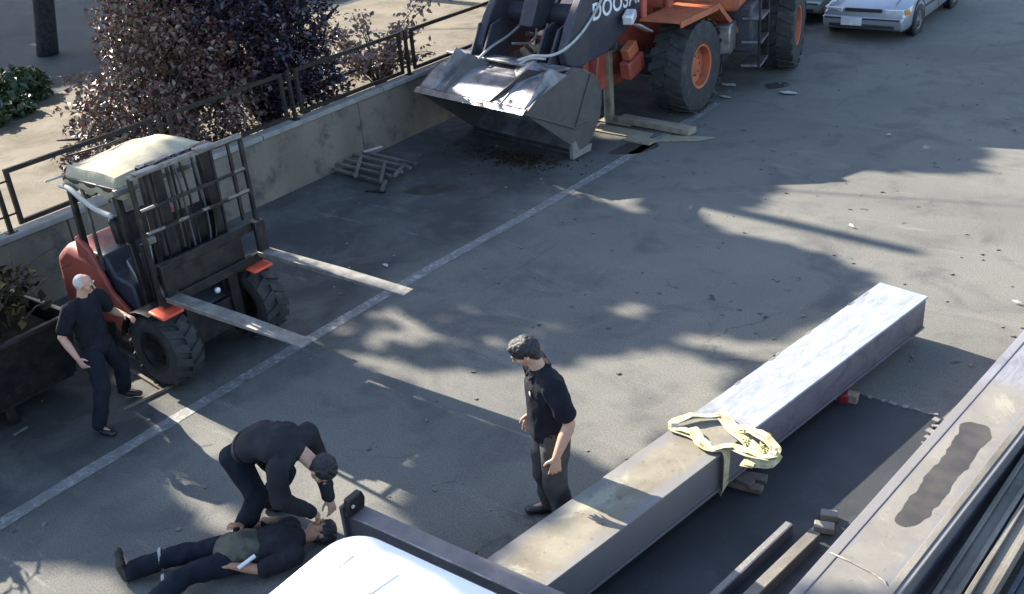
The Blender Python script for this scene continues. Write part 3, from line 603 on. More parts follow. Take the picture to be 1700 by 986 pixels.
b = MB(); p0 = Vector((FX-.42, FY+.02, 1.18)); b.tube([p0+Vector((.06*math.cos(a)-.02, .17*math.cos(a) if 0 else .17*math.sin(a), .12*math.cos(a)+.08)) for a in np.linspace(0, 2*PI, 17)], .014, 8, False); b.tube([p0, p0+Vector((.12, 0, -.3))], .02, 8); b.build('steering_wheel', M['black'], fl, smooth=True)
# overhead guard and canvas roof
for y in (-.52, .52):
    b = MB(); P = [(FX-.02, FY+y, .66), (FX-.08, FY+y, 1.5), (FX-.12, FY+y, 2.02)]; [b.bar(P[i], P[i+1], .07, .07, (0, 1, 0)) for i in range(2)]; b.build('front_pillar', M['black'], fl, .01)
    b = MB(); b.bar((FX-.95, FY+y, 1.15), (FX-.93, FY+y, 2.04), .06, .06, (0, 1, 0)); b.build('rear_pillar', M['black'], fl, .01)
    b = MB(); b.bar((FX-.72, FY+y, 1.05), (FX-.7, FY+y, 2.04), .035, .035, (0, 1, 0)); b.build('window_post', M['greysteel'], fl, .006)
    fb('guard_rail', -.52, y, 2.05, .9, .06, .06, 'black', .01)
for x in np.linspace(-.9, -.1, 6): fb('guard_bar', x, 0, 2.07, .04, 1.0, .03, 'black', .005)
fb('roof_front_bar', -.06, 0, 2.04, .06, 1.14, .07, 'greysteel', .012)
for y in (-.62,): 
    b = MB(); b.tube(smoothpath([(FX-.95, FY-.6, 2.0), (FX-.75, FY-.62, 2.0), (FX-.55, FY-.63, 1.92), (FX-.35, FY-.62, 1.84), (FX-.15, FY-.6, 1.8)], 4), .028, 8); b.build('rolled_side_curtain', M['litter'], fl, smooth=True)
    b = MB(); b.tube([(FX-.93, FY-.45, 2.09), (FX-.95, FY-.74, 2.09)], .014, 8); b.build('indicator_stalk', M['litter'], fl, smooth=True)
b = MB(); nx, ny = 16, 18; vs = []
for i in range(nx+1):
    for j in range(ny+1):
        u, v = i/nx, j/ny; x = FX-.95+.92*u; y = FY-.57+1.25*v
        z = 2.18+.08*min(min(u, 1-u)/.42, 1)*min(min(v, 1-v)/.3, 1) + .05*math.exp(-((u-.28)**2/.01+(v-.55)**2/.04)) + .012*noise.noise(Vector((x*4, y*4, 0)))
        if (i in (0, nx)) != (j in (0, ny)): x += 0
        if i in (0, nx) or j in (0, ny): z = 1.98+.03*math.sin(x*23+y*19)
        vs.append((x, y, z))
b.add(vs, [(i*(ny+1)+j, (i+1)*(ny+1)+j, (i+1)*(ny+1)+j+1, i*(ny+1)+j+1) for i in range(nx) for j in range(ny)]); rf = b.build('canvas_roof', M['cream'], fl, smooth='auto')
sd_ = rf.modifiers.new('thick', 'SOLIDIFY'); sd_.thickness = .012
b = MB(); b.tube([(FX-.9, FY-.45, 2.275), (FX-.72, FY-.1, 2.31), (FX-.74, FY+.15, 2.31)], .012, 6); b.build('roof_tie', M['black'], rf, smooth=True)
# mast
for y in (-.36, .36):
    b = MB(); b.prism([(FY+y-.06, .2), (FY+y+.06, .2), (FY+y+.06, 2.3), (FY+y-.06, 2.3)], 0, FX+.16, FX+.24); b.build('outer_mast', M['black'], fl, .006)
    y2 = y*.82; b = MB(); b.box((FX+.27, FY+y2, 1.27), (.09, .12, 2.1)); b.build('inner_mast', M['black'], fl, .006)
    b = MB(); b.tube([(FX+.1, FY+y*.95, .3), (FX+.1, FY+y*.95, 1.75)], .04, 10); b.tube([(FX+.1, FY+y*.95, 1.75), (FX+.1, FY+y*.95, 2.28)], .022, 10); b.build('lift_cylinder', M['greysteel'], fl, smooth='auto')
    b = MB(); b.tube([(FX+.31, FY+y*.35, .9), (FX+.31, FY+y*.35, 2.28)], .014, 6); b.build('lift_chain', M['black'], fl)
    b = MB(); b.tube([(FX-.25, FY+y*1.1, .55), (FX+.12, FY+y*1.1, 1.0)], .035, 10); b.build('tilt_cylinder', M['greysteel'], fl, smooth='auto')
for z, m in ((.3, 'black'), (1.25, 'black'), (2.26, 'greysteel')): fb('mast_crossbar', .2, 0, z, .07, .84, .09, m)
# hydraulic hoses
for k, y in enumerate((-.12, -.05, .1, .18)):
    b = MB(); b.tube(smoothpath([(FX+.2, FY+y, 2.28), (FX+.33, FY+y, 2.31), (FX+.36, FY+y+.02, 2.0), (FX+.34, FY+y+.04, 1.5), (FX+.36, FY+y*.6, 1.15)], 5), .013, 6); b.build('hose', M['black' if k % 2 else 'channelweb'], fl, smooth=True)
# left side control bracket with bright pipes
b = MB(); b.tube(smoothpath([(FX+.2, FY-.5, 1.55), (FX+.26, FY-.56, 1.35), (FX+.22, FY-.53, 1.1), (FX+.26, FY-.5, .95)], 5), .028, 8); b.build('side_pipe', M['greysteel'], fl, smooth=True)
fb('side_shift_valve', .24, -.5, 1.58, .08, .1, .07, 'greysteel', .01)
# carriage, backrest and forks
HW = .665
for z, m in ((.98, 'black'), (1.34, 'black')): fb('carriage_bar', .42, 0, z, .05, 1.3, .1, m)
for y in (-HW, HW): fb('backrest_post', .42, y, 1.64, .045, .04, 1.34, 'black')
for y in (-.47, -.25, .28, .5): fb('backrest_bar', .42, y, 1.87, .03, .025, .86, 'black', .003)
for z, m in ((1.72, 'black'), (1.96, 'black')): fb('backrest_rail', .425, 0, z, .03, 1.3, .035, m, .004)
for y, l, z in ((-.56, .16, 1.96), (.57, .14, 1.96), (-.53, .2, 1.72), (.5, .28, 1.72), (-.2, .12, 1.72), (.08, .08, 1.72)): fb('bare_metal_stripe', .431, y, z+.01, .026, l, .024, 'fork', .003)
fb('backrest_top', .42, 0, 2.31, .055, 1.36, .045, 'fork', .008); fb('top_clip', .44, -.5, 2.33, .09, .26, .03, 'greysteel', .006); fb('top_clip', .44, .2, 2.34, .09, .22, .035, 'greysteel', .006)
fb('carriage_plate', .38, 0, 1.16, .02, .9, .3, 'black'); fb('headlamp', .45, -.02, .86, .05, .06, .06, 'lamp', .02)
for i, y in enumerate((-.56, .64)):
    b = MB(); b.box((FX+.475, FY+y, 1.2), (.05, .13, .38)); b.build('fork_shank', M['black'], fl, .008)
    b = MB(); L_ = (1.92, 2.07)[i]
    b.prism([(FX+.46, 1.0), (FX+.46, 1.055), (FX+.46+L_*.55, 1.05), (FX+.46+L_, 1.022), (FX+.46+L_, 1.01), (FX+.46+L_*.5, 1.0)], 1, FY+y-.075, FY+y+.075)
    b.build('fork', M['fork'], fl, .008)
fb('shade_panel', .02, 0, .98, .04, .98, 1.0, 'black'); fb('mast_shade_plate', .23, 0, 1.35, .012, .62, .8, 'black')  # black plates added to fill the mast with the cab's dark shade
fb('axle_cover', .02, 0, .45, .3, 1.1, .3, 'black', .02); fb('belly_guard', .25, 0, .45, .05, .7, .35, 'black')
# floor lines: a steel angle frame by the forklift's left wheel
fr = thing('angle_frame', (-9.0, 4.6, 0), 'flat thin steel frame lying on the lit ground left of the forklift wheel', 'steel frame')
for a, b_ in ((G(195, 578), G(292, 640)), (G(192, 600), G(272, 650)), (G(292, 640), G(205, 682))):
    b = MB(); a.z = b_.z = .02; b.bar(a, b_, .035, .03); b.build('bar', M['wood2'], fr, .004)
# ------------------------------------------------------------------ wheel loader (faces -Y)
def PX(px, py, x):                     # where a sight line meets the plane x = const
    r = FW*F + RT*(px-850) - UP*(py-493); t = x/r.x
    return Vector((0, 0, HC)) + r*t
ld = thing('wheel_loader', (-9.3, 15.4, 0), 'big orange wheel loader with a dark boom and steel bucket parked by the wall', 'wheel loader')
WY = 15.42
machine_wheel(ld, (-7.92, WY, .79), (1, 0, 0), .79, .6, M['orange'], 20, .44)
machine_wheel(ld, (-10.5, WY, .79), (-1, 0, 0), .79, .6, M['orange'], 20, .44)
ra = R(13); rc = Vector((-8.68, 18.25, .79)); rx = Vector((math.cos(ra), math.sin(ra), 0)); ry = Vector((-math.sin(ra), math.cos(ra), 0))
machine_wheel(ld, rc+rx*1.2, rx, .79, .6, M['orange'], 20, .44); machine_wheel(ld, rc-rx*1.2, -rx, .79, .6, M['orange'], 20, .44)
BX0, BX1 = -10.8, -8.38
prof = [(11.55, 1.0), (11.85, 1.25), (12.1, 1.42), (12.5, 1.5), (12.85, 1.45), (13.12, 1.24), (13.26, .9), (13.2, .55), (13.0, .25), (12.72, .07)]
bk = MB(); th = .03; n = len(prof); P = [Vector((p[0], p[1])) for p in prof]; inn = []
for i, p in enumerate(P):
    d = (P[min(i+1, n-1)]-P[max(i-1, 0)]).normalized(); inn.append(p+Vector((d.y, -d.x))*th)
for i in range(n-1): bk.prism([P[i], P[i+1], inn[i+1], inn[i]], 0, BX0, BX1)
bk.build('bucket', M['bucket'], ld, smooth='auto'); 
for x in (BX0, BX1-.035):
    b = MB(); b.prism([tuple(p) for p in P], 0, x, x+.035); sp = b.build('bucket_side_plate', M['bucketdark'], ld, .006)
x = BX1
for a, c in (((11.55, 1.0), (12.6, .5)), ((12.6, .5), (12.92, .5)), ((12.6, .5), (13.0, 1.3)), ((11.58, 1.02), (12.1, 1.42))):
    b = MB(); b.bar((x+.012, *a), (x+.012, *c), .03, .03); b.build('side_rib', M['bucketdark'], ld, .004)
b = MB(); b.prism([(12.5, .02), (12.92, .05), (12.95, .16), (12.66, .13), (12.58, .3), (12.5, .28)], 0, BX1-.05, BX1+.025); b.build('corner_shoe', M['scale'], ld, .008)
b = MB(); b.prism([(12.62, -.0+.03), (12.8, .05), (12.78, .09), (12.6, .075)], 0, BX0, BX1); b.build('cutting_edge', M['greysteel'], ld, .004)
def tent(x0, xl, xr, peak, m='bucket', yb=12.35, zb=1.5):
    b = MB(); Lp = Vector((x0, 11.57, 1.03)); T1, T2 = Vector((xl, yb, zb)), Vector((xr, yb, zb)); Rg = Vector((x0+peak[0], peak[1], peak[2]))
    vs = [Lp, T1, Rg, T2]; b.add(vs, [(0, 1, 2), (0, 2, 3), (1, 3, 2), (0, 3, 1)]); b.build('gusset', M[m], ld, .004)
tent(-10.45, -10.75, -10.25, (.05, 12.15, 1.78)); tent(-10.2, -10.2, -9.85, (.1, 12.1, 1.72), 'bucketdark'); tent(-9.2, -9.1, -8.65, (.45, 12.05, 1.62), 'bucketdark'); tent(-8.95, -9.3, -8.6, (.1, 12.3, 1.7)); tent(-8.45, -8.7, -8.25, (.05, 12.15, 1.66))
b = MB(); b.box(((BX0+BX1)/2, 12.42, 1.56), (BX1-BX0, .3, .05), (-.12, 0, 0)); b.build('spill_plate', M['bucket'], ld, .01)
b = MB(); b.prism([(11.5, .99), (11.6, .985), (11.66, 1.06), (11.58, 1.075)], 0, BX0, BX1); b.build('lip', M['greysteel'], ld, .006)
ba = R(-9); piv = Vector((BX1, 12.4, 0)); Rb = Matrix.Rotation(ba, 3, 'Z')
for o in list(ld.children):
    if o.name.split('.')[0] in ('bucket', 'bucket_side_plate', 'side_rib', 'corner_shoe', 'cutting_edge', 'tooth', 'gusset', 'spill_plate', 'lip'):
        for v in o.data.vertices: q = Rb @ (v.co+ld.location-piv)+piv; q.z = q.z if q.z < 1 else 1+(q.z-1)*.78; v.co = q-ld.location
for x in (-10.1, -8.85):
    b = MB(); b.prism([(12.5, 1.4), (13.2, 1.2), (13.35, 1.6), (13.1, 1.95), (12.85, 1.9)], 0, x-.14, x-.1); b.prism([(12.5, 1.4), (13.2, 1.2), (13.35, 1.6), (13.1, 1.95), (12.85, 1.9)], 0, x+.1, x+.14); b.build('hinge_bracket', M['boom'], ld, .01)
for x in (-10.15, -8.6):
    b = MB(); b.prism([(12.75, 1.4), (13.1, 1.28), (13.9, 1.32), (14.7, 1.6), (15.4, 2.1), (15.7, 2.5), (15.7, 3.0), (15.2, 3.1), (14.2, 2.75), (13.5, 2.55), (12.95, 2.0), (12.7, 1.62)], 0, x-.07, x+.07); b.build('boom_arm', M['boom'], ld, .02)
b = MB(); b.tube([(-10.2, 13.6, 1.95), (-8.55, 13.6, 1.95)], .16, 16); b.build('cross_tube', M['boom'], ld, smooth='auto')
b = MB(); b.prism([(12.9, 1.9), (13.2, 1.8), (13.8, 2.3), (14.0, 3.0), (13.8, 3.2), (13.5, 2.9)], 0, -9.5, -9.25); b.build('tilt_lever', M['boom'], ld, .02)
b = MB(); b.tube([(-9.37, 13.9, 3.0), (-9.37, 14.7, 3.05)], .05, 12); b.tube([(-9.37, 14.7, 3.05), (-9.37, 15.9, 3.0)], .1, 12); b.build('tilt_cylinder', M['greysteel'], ld, smooth='auto')
for x in (-9.95, -8.78):
    b = MB(); b.tube([(x, 13.75, 1.55), (x, 14.5, 1.25)], .045, 12); b.tube([(x, 14.5, 1.25), (x, 15.3, .95)], .085, 12); b.build('lift_cylinder', M['greysteel'], ld, smooth='auto')
# pale tubes along curved lines, traced on the boom planes
for L, x, r_ in (([(888,0),(868,35),(845,58),(815,78),(795,97)], -9.95, .022), ([(905,0),(893,30),(885,68),(850,72)], -9.9, .02), ([(1000,-5),(985,25),(965,55),(940,80),(915,92),(885,93),(860,100)], -8.5, .022), ([(905,98),(880,97),(862,106)], -8.5, .018), ([(925,0),(912,25),(905,65)], -9.85, .02)):
    b = MB(); b.tube(smoothpath([PX(px, py, x) for px, py in L], 5), r_, 8); b.build('hose', M['litter'], ld, smooth=True)
for k in range(14):
    t_ = k/13; p = PX(930+45*t_, 85-60*t_**.8, -8.9); b = MB(); b.tube([p+Vector((0, -.05, -.03)), p+Vector((random.uniform(-.06, .06), .05, .05))], .045, 8); 
    if k % 3 == 0: b.build('hose_coupling', M['greysteel'], ld, smooth='auto')
fc = bpy.data.curves.new('lettering', 'FONT'); fc.body = 'DOOSAN'; fc.size = .36; fc.extrude = .003; fc.offset = .006; fc.space_character = 1.08
fo = bpy.data.objects.new('tmp', fc); C.objects.link(fo); dg = bpy.context.evaluated_depsgraph_get(); me = bpy.data.meshes.new_from_object(fo.evaluated_get(dg)); bpy.data.objects.remove(fo)
me.name = 'lettering'; me.materials.clear(); me.materials.append(M['letter']); 
for v in me.vertices: v.co = Vector((v.co.z, v.co.x*1.02, v.co.y))
lo = bpy.data.objects.new('lettering', me); C.objects.link(lo); lo.parent = ld; lo.location = Vector((-8.526, 13.5, 1.9))-ld.location
# front frame
def lb(nm, x0, x1, y0, y1, z0, z1, m, bev=.015, e=None):
    b = MB(); b.box(((x0+x1)/2, (y0+y1)/2, (z0+z1)/2), (x1-x0, y1-y0, z1-z0), e); return b.build(nm, M[m], ld, bev)
b = MB(); b.prism([(14.0, .6), (15.9, .5), (16.6, .7), (16.6, 1.5), (15.9, 1.7), (15.6, 2.6), (15.2, 2.6), (14.9, 1.5), (14.2, 1.4)], 0, -9.75, -9.6); b.prism([(14.0, .6), (15.9, .5), (16.6, .7), (16.6, 1.5), (15.9, 1.7), (15.6, 2.6), (15.2, 2.6), (14.9, 1.5), (14.2, 1.4)], 0, -9.0, -8.85); b.build('front_frame', M['red'], ld, .02)
lb('frame_nose', -9.6, -9.0, 13.95, 14.6, .6, 1.35, 'red', .04); lb('axle', -10.3, -8.3, WY-.18, WY+.18, .6, .95, 'boom', .05)
p = PX(1045, 83, -8.45); b = MB(); b.box(p, (.16, .3, .2), (.4, 0, 0)); b.build('headlamp_bracket', M['orange'], ld, .02)
p = PX(1050, 108, -8.5); b = MB(); b.box(p, (.2, .5, .3), (.2, 0, 0)); b.build('frame_lug', M['red'], ld, .03)
p = PX(1068, 48, -8.3); b = MB(); b.bar(p+Vector((0, -.22, .12)), p+Vector((0, .2, -.08)), .14, .03); b.build('lamp_arm', M['litter'], ld, .006)
p = PX(1045, 28, -8.4); b = MB(); b.box(p, (.18, .3, .16), (.2, 0, .3)); b.build('work_lamp', M['lamp'], ld, .03)
# fender over the front wheel and steps
b = MB(); b.prism([(14.62, 1.66), (14.62, 1.70), (15.95, 1.70), (16.75, 1.08), (16.72, 1.05), (15.93, 1.66)], 0, -8.35, -7.6); b.build('fender', M['orange'], ld, .006)
b = MB(); b.prism([(14.62, 1.60), (14.62, 1.70), (15.95, 1.70), (15.95, 1.6)], 0, -7.62, -7.595); b.bar((-7.605, 15.93, 1.69), (-7.605, 16.76, 1.05), .03, .08); b.build('fender_edge', M['orange'], ld, .004)
b = MB(); b.prism([(14.62, 1.60), (14.62, 1.70), (15.95, 1.70), (15.95, 1.6)], 0, -10.82, -10.1); b.build('fender', M['orange'], ld, .01)
b = MB(); b.tube([(-8.35, 14.75, 1.7), (-8.35, 14.8, 2.5)], .06, 10); b.build('lamp_post', M['red'], ld, smooth='auto'); lb('lamp_box', -8.5, -8.2, 14.7, 14.95, 2.3, 2.6, 'red', .03)
b = MB(); b.tube([(-8.35, 15.6, 1.7), (-8.35, 15.6, 2.6)], .09, 10); b.build('stanchion', M['red'], ld, smooth='auto')
# rear frame, cab, hood
def rbx(nm, x0, x1, y0, y1, z0, z1, m, bev=.03):
    b = MB(); c = rc+rx*((x0+x1)/2)+ry*((y0+y1)/2); b.box((c.x, c.y, (z0+z1)/2), (x1-x0, y1-y0, z1-z0), (0, 0, ra)); return b.build(nm, M[m], ld, bev)
rbx('rear_frame', -.5, .5, -1.9, 1.9, .55, 1.3, 'boom'); rbx('engine_hood', -.85, .85, -.7, 2.1, 1.3, 2.5, 'orange', .1); rbx('counterweight', -1.1, 1.1, 1.9, 2.5, .6, 1.6, 'boom', .08)
rbx('cab', -.8, .8, -2.2, -.8, 1.5, 3.35, 'orange', .08); rbx('cab_window', .79, .812, -2.0, -1.0, 2.2, 3.15, 'glass', .01); rbx('cab_window', -.7, .7, -2.215, -2.19, 2.1, 3.2, 'glass', .01); rbx('cab_roof', -.9, .9, -2.35, -.7, 3.35, 3.5, 'orange', .05)
rbx('rear_axle', -1.0, 1.0, -.18, .18, .6, .95, 'boom', .05); rbx('rear_fender', .85, 1.5, -.9, .9, 1.68, 1.74, 'orange', .02); rbx('fuel_tank', .45, .95, -1.75, -1.1, .7, 1.5, 'boom', .05)
for k in range(3): rbx('step', .8, 1.15, -1.9+.02*k, -1.2, .5+.4*k, .54+.4*k, 'greysteel', .005)
for yy in (-1.95, -1.15): rbx('step_rail', 1.1, 1.14, yy, yy+.04, .48, 1.7, 'black', .01)
b = MB(); b.tube([(-9.6, 16.6, 1.0), (-9.3, 17.3, 1.0)], .2, 12); b.tube([(-9.15, 16.5, .8), (-9.0, 17.2, .85)], .05, 8); b.build('articulation_joint', M['boom'], ld, smooth='auto')
rbx('hydraulic_block', .3, .7, -2.3, -1.8, .8, 1.3, 'greysteel', .03)
sp_ = MB()
for k in range(420):
    a, q = random.uniform(0, 6.28), abs(random.gauss(0, .5)); x, y = -9.2+math.cos(a)*q*1.5, 12.25+math.sin(a)*q*.55; h = random.uniform(.012, .045)*max(.3, 1-q)
    sp_.box((x, y, h*.4), (h*2.2, h*1.6, h), (random.uniform(-.5, .5), random.uniform(-.5, .5), random.uniform(0, 3)))
tag(sp_.build('spilled_earth', M['earth']), 'dark crumbs of earth spilled on the ground under the bucket', 'earth', kind='stuff')
# timber prop, baulk and boards laid for a sunlit patch by the front wheel
pp = thing('timber_prop', (-8.83, 14.42, 0), 'upright pale timber prop between the bucket and the front wheel of the loader', 'timber prop')
b = MB(); b.box((-8.83, 14.42, .6), (.1, .12, 1.2)); b.build('post', M['wood'], pp, .008)
b = MB(); b.box((-8.9, 14.42, .6), (.02, .13, 1.2)); b.build('side_board', M['litter'], pp, .004)
a, b_ = G(1032, 196, .07), G(1150, 218, .07); b = MB(); b.bar(a, b_, .22, .1); tag(b.build('timber_baulk', M['wood'], None, .01), 'thick pale timber baulk on the ground in front of the loader wheel', 'timber')
pl = [((990,200), (1010,190), (1060,200), (1046,210)), ((982,216), (998,206), (1085,222), (1072,232)), ((1090,234), (1105,225), (1188,228), (1160,233)), ((1035,232), (1048,226), (1092,232), (1078,240))]  # boards stand in for a flat sunlit patch of ground
for i, q in enumerate(pl):
    b = MB(); v = [G(x, y, .012+.004*i) for x, y in q]; b.prism([(p.x, p.y) for p in v], 2, .006, .022+.004*i)
    tag(b.build('board', M['wood'], None, .003), ['thin board laid for the sunlit patch, nearest the timber prop', 'wide board laid for the sunlit patch right of the bucket foot', 'pointed board laid for the sunlit patch right of the loader wheel', 'narrow board laid for the sunlit patch between the wide one and the pointed one'][i], 'board', 'boards laid for the sunlit patch by the loader')
# ------------------------------------------------------------------ cars
def car(label, cx, y0, m, L_=4.35, hw=.87, sedan=True):
    t = thing('parked_car', (cx, y0, 0), label, 'car')
    st = [(0, .62, .3, .42, .5), (.03, .78, .24, .45, .6), (.12, .83, .2, .5, .66), (.5, hw*.985, .18, .55, .73), (1.1, hw, .18, .6, .83), (1.35, hw, .18, .62, .88), (2.5, hw, .18, .62, .9), (3.6, hw, .2, .62, .93), (L_-.15, hw*.96, .25, .6, .9), (L_, hw*.88, .32, .55, .75)]
    b = MB(); vs = []
    for y, w_, zl, zm, zt in st:
        pr = [(-w_*.9, zl), (-w_*.99, zl+.1), (-w_, zm), (-w_*.97, zt-.06), (-w_*.88, zt), (-w_*.4, zt+.02), (w_*.4, zt+.02), (w_*.88, zt), (w_*.97, zt-.06), (w_, zm), (w_*.99, zl+.1), (w_*.9, zl)]
        vs += [(cx+x, y0+y, z) for x, z in pr]
    k = 12; fs = [(i*k+j, i*k+(j+1) % k, (i+1)*k+(j+1) % k, (i+1)*k+j) for i in range(len(st)-1) for j in range(k)]+[tuple(range(k)), tuple(range(len(vs)-k, len(vs)))]
    b.add(vs, fs); b.build('body', m, t, smooth='auto')
    # cabin
    cs = [(1.25, .72, .86, .86), (1.95, .6, .86, 1.36), (2.6, .6, .88, 1.4), (3.1, .6, .9, 1.36), (3.75, .66, .92, .94)]
    b = MB(); vs = []
    for y, w_, z0, z1 in cs: vs += [(cx-.78, y0+y, z0), (cx-w_, y0+y, z1), (cx+w_, y0+y, z1), (cx+.78, y0+y, z0)]
    b.add(vs, [(i*4+j, i*4+(j+1) % 4, (i+1)*4+(j+1) % 4, (i+1)*4+j) for i in range(4) for j in range(4)]); b.build('windows', M['glass'], t, smooth='auto')
    b = MB(); b.prism([(y0+1.93, 1.365), (y0+2.6, 1.415), (y0+3.12, 1.37), (y0+3.1, 1.34), (y0+1.95, 1.33)], 0, cx-.6, cx+.6); b.build('roof', m, t, .01)
    for s_ in (-1, 1):
        for (ya, za, yb, zb) in ((1.25, .86, 1.95, 1.36), (2.5, .88, 2.5, 1.39), (3.75, .93, 3.1, 1.36)):
            b = MB(); b.bar((cx+s_*.78, y0+ya, za), (cx+s_*.615, y0+yb, zb), .06, .04); b.build('pillar', m, t, .005)
        for yy in (.82, 3.42):
            b = MB(); b.lathe((cx+s_*(hw-.03), y0+yy, .33), (s_, 0, 0), [(.001, .0), (.375, .0), (.375, .035), (.36, .035)], 24); b.build('wheel_arch', M['darkplastic'], t)
            b = MB(); b.lathe((cx+s_*(hw-.1), y0+yy, .305), (s_, 0, 0), [(.18, -.1), (.29, -.1), (.305, -.06), (.305, .1), (.28, .115), (.19, .11), (.19, .06)], 28); wl = b.build('wheel', M['tyre'], t, smooth='auto')
            b = MB(); b.lathe((cx+s_*(hw-.1), y0+yy, .305), (s_, 0, 0), [(.2, .11), (.175, .1), (.165, .05), (.08, .07), (.05, .11), (.001, .11)], 24)
            for q in range(7):
                a = 2*PI*q/7; c0 = Vector((cx+s_*(hw-.01), y0+yy, .305)); b.bar(c0+Vector((0, math.cos(a)*.04, math.sin(a)*.04)), c0+Vector((0, math.cos(a)*.17, math.sin(a)*.17)), .03, .02, (1, 0, 0))
            b.build('rim', M['greysteel'], wl)
        b = MB(); b.box((cx+s_*.6, y0+.055, .575), (.36, .05, .12), (0, 0, s_*.12)); b.build('headlight', M['lamp'], t, .015)
        b = MB(); b.box((cx+s_*.81, y0+.17, .57), (.05, .16, .1), (0, 0, -s_*.2)); b.build('indicator', M['amber'], t, .01)
        b = MB(); b.bar((cx+s_*(hw+.003), y0+1.2, .5), (cx+s_*(hw+.003), y0+3.05, .5), .02, .05); b.build('side_moulding', M['darkplastic'], t, .004)
        b = MB(); b.box((cx+s_*.93, y0+1.45, .95), (.16, .1, .11)); b.build('door_mirror', m, t, .03)
        b = MB(); b.box((cx+s_*(hw+.002), y0+2.15, .55), (.006, .008, .6)); b.build('door_gap', M['darkplastic'], t)
    b = MB(); b.box((cx, y0+.03, .6), (.74, .05, .07)); b.build('grille', M['darkplastic'], t, .008)
    b = MB(); b.prism([(y0-.06, .34), (y0-.07, .47), (y0+.05, .5), (y0+.2, .5), (y0+.2, .25), (y0, .24)], 0, cx-.8, cx+.8); b.build('bumper', m, t, .03)
    b = MB(); b.box((cx, y0-.065, .31), (1.3, .04, .06)); b.build('bumper_intake', M['darkplastic'], t, .01); b = MB(); b.box((cx, y0-.07, .45), (1.5, .02, .03)); b.build('bumper_strip', M['darkplastic'], t, .006)
    b = MB(); b.box((cx-.2, y0-.085, .39), (.42, .012, .15)); b.build('number_plate', M['plateW'], t, .004)
    for xx in (-.6, .6):
        b = MB(); b.bar((cx+xx, y0+.12, .71), (cx+xx*.9, y0+1.2, .885), .012, .006); b.build('bonnet_gap', M['darkplastic'], t)
    return t
car('silver saloon car with a white number plate parked behind the loader', -6.8, 20.85, M['silver'])
car('pale green car mostly hidden between the loader and the silver saloon', -8.85, 21.9, M['sage'])
# ------------------------------------------------------------------ scrap by the wall
sc_ = thing('scrap_rack', (-11.0, 11.0, 0), 'flat welded rack of thin grey bars lying on the ground by the wall', 'scrap rack')
def gbar(a, b_, z, w_=.05, h=.04, m='rail', nm='bar'):
    p, q = G(*a, z), G(*b_, z); b = MB(); b.bar(p, q, w_, h); b.build(nm, M[m], sc_, .004)
for a, b_, z in (((560,262),(668,286),.12), ((552,270),(650,292),.12), ((545,278),(640,304),.06), ((580,255),(682,279),.14), ((600,252),(690,272),.1), ((556,262),(546,280),.09), ((600,258),(590,293),.15), ((640,268),(632,300),.15), ((672,272),(655,292),.15), ((640,300),(634,316),.08)): gbar(a, b_, z)
gbar((604,252), (634,243), .3, .05, .02, 'litter', 'bright_bar'); gbar((607, 316), (640, 318), .02, .06, .02, 'black')
# dark skip with brush at the left edge
sk = thing('scrap_skip', (-9.7, 3.3, 0), 'dark open skip heaped with brown brush at the left edge, beside the bald man', 'skip')
b = MB(); pr = [(-9.3, .25), (-9.05, .98), (-11.3, .98), (-11.1, .25)]
for y in (2.1, 4.5): b.prism(pr, 1, y-.03, y+.03)
b.prism([(-9.3, .22), (-11.1, .22), (-11.1, .28), (-9.3, .28)], 1, 2.1, 4.5); b.build('side', M['black'], sk)
for xl, xh in ((-9.3, -9.05), (-11.1, -11.3)):
    b = MB(); b.prism([(xl, .25), (xh, .98), (xh+.02, .98), (xl+.02, .25)], 1, 2.13, 4.47); b.build('end_wall', M['black'], sk)
for y in (2.1, 4.5): b = MB(); b.bar((-9.02, y, 1.0), (-11.33, y, 1.0), .06, .05); b.build('rim_bar', M['black'], sk, .01)
b = MB(); b.bar((-9.02, 2.1, 1.0), (-9.02, 4.5, 1.0), .06, .05); b.build('rim_bar', M['black'], sk, .01)
for y in (2.3, 3.8): b = MB(); b.box((-9.6, y, .12), (.5, .1, .24)); b.build('foot', M['black'], sk, .01)
b = MB(); p, q = G(22, 722, .12), G(46, 708, .12); b.bar(p, q, .03, .02); b.build('bright_edge', M['greysteel'], sk, .003)
b = MB(); nx = 20; vs = [(-9.12-2.05*i/nx, 2.15+2.3*j/nx, .85+.5*math.sin(PI*i/nx)**.6*math.sin(PI*j/nx)**.6*(1+.5*noise.noise(Vector((i*.4, j*.4, 0))))) for i in range(nx+1) for j in range(nx+1)]
b.add(vs, [(i*(nx+1)+j, (i+1)*(nx+1)+j, (i+1)*(nx+1)+j+1, i*(nx+1)+j+1) for i in range(nx) for j in range(nx)]); b.build('heap', M['earth'], sk, smooth='auto')
b = MB()
for k in range(260):
    x, y = random.uniform(-11.2, -9.2), random.uniform(2.2, 4.45); z = random.uniform(1.0, 1.4); a = random.uniform(0, 6.3); l = random.uniform(.15, .45)
    e = Vector((math.cos(a)*l, math.sin(a)*l, random.uniform(-.1, .2))); b.tube([Vector((x, y, z)), Vector((x, y, z))+e*.5+Vector((0, 0, .04)), Vector((x, y, z))+e], [.012, .009, .003], 4)
b.build('dry_branches', M['bark'], sk); 
sk_pts = [(random.uniform(-11.2, -9.2), random.uniform(2.2, 4.45), random.uniform(1.0, 1.45)) for _ in range(2200)]
leaves('dry_leaves', sk_pts, .06, [M['earth'], M['earth'], M['earth'], M['drygrass']], sk)
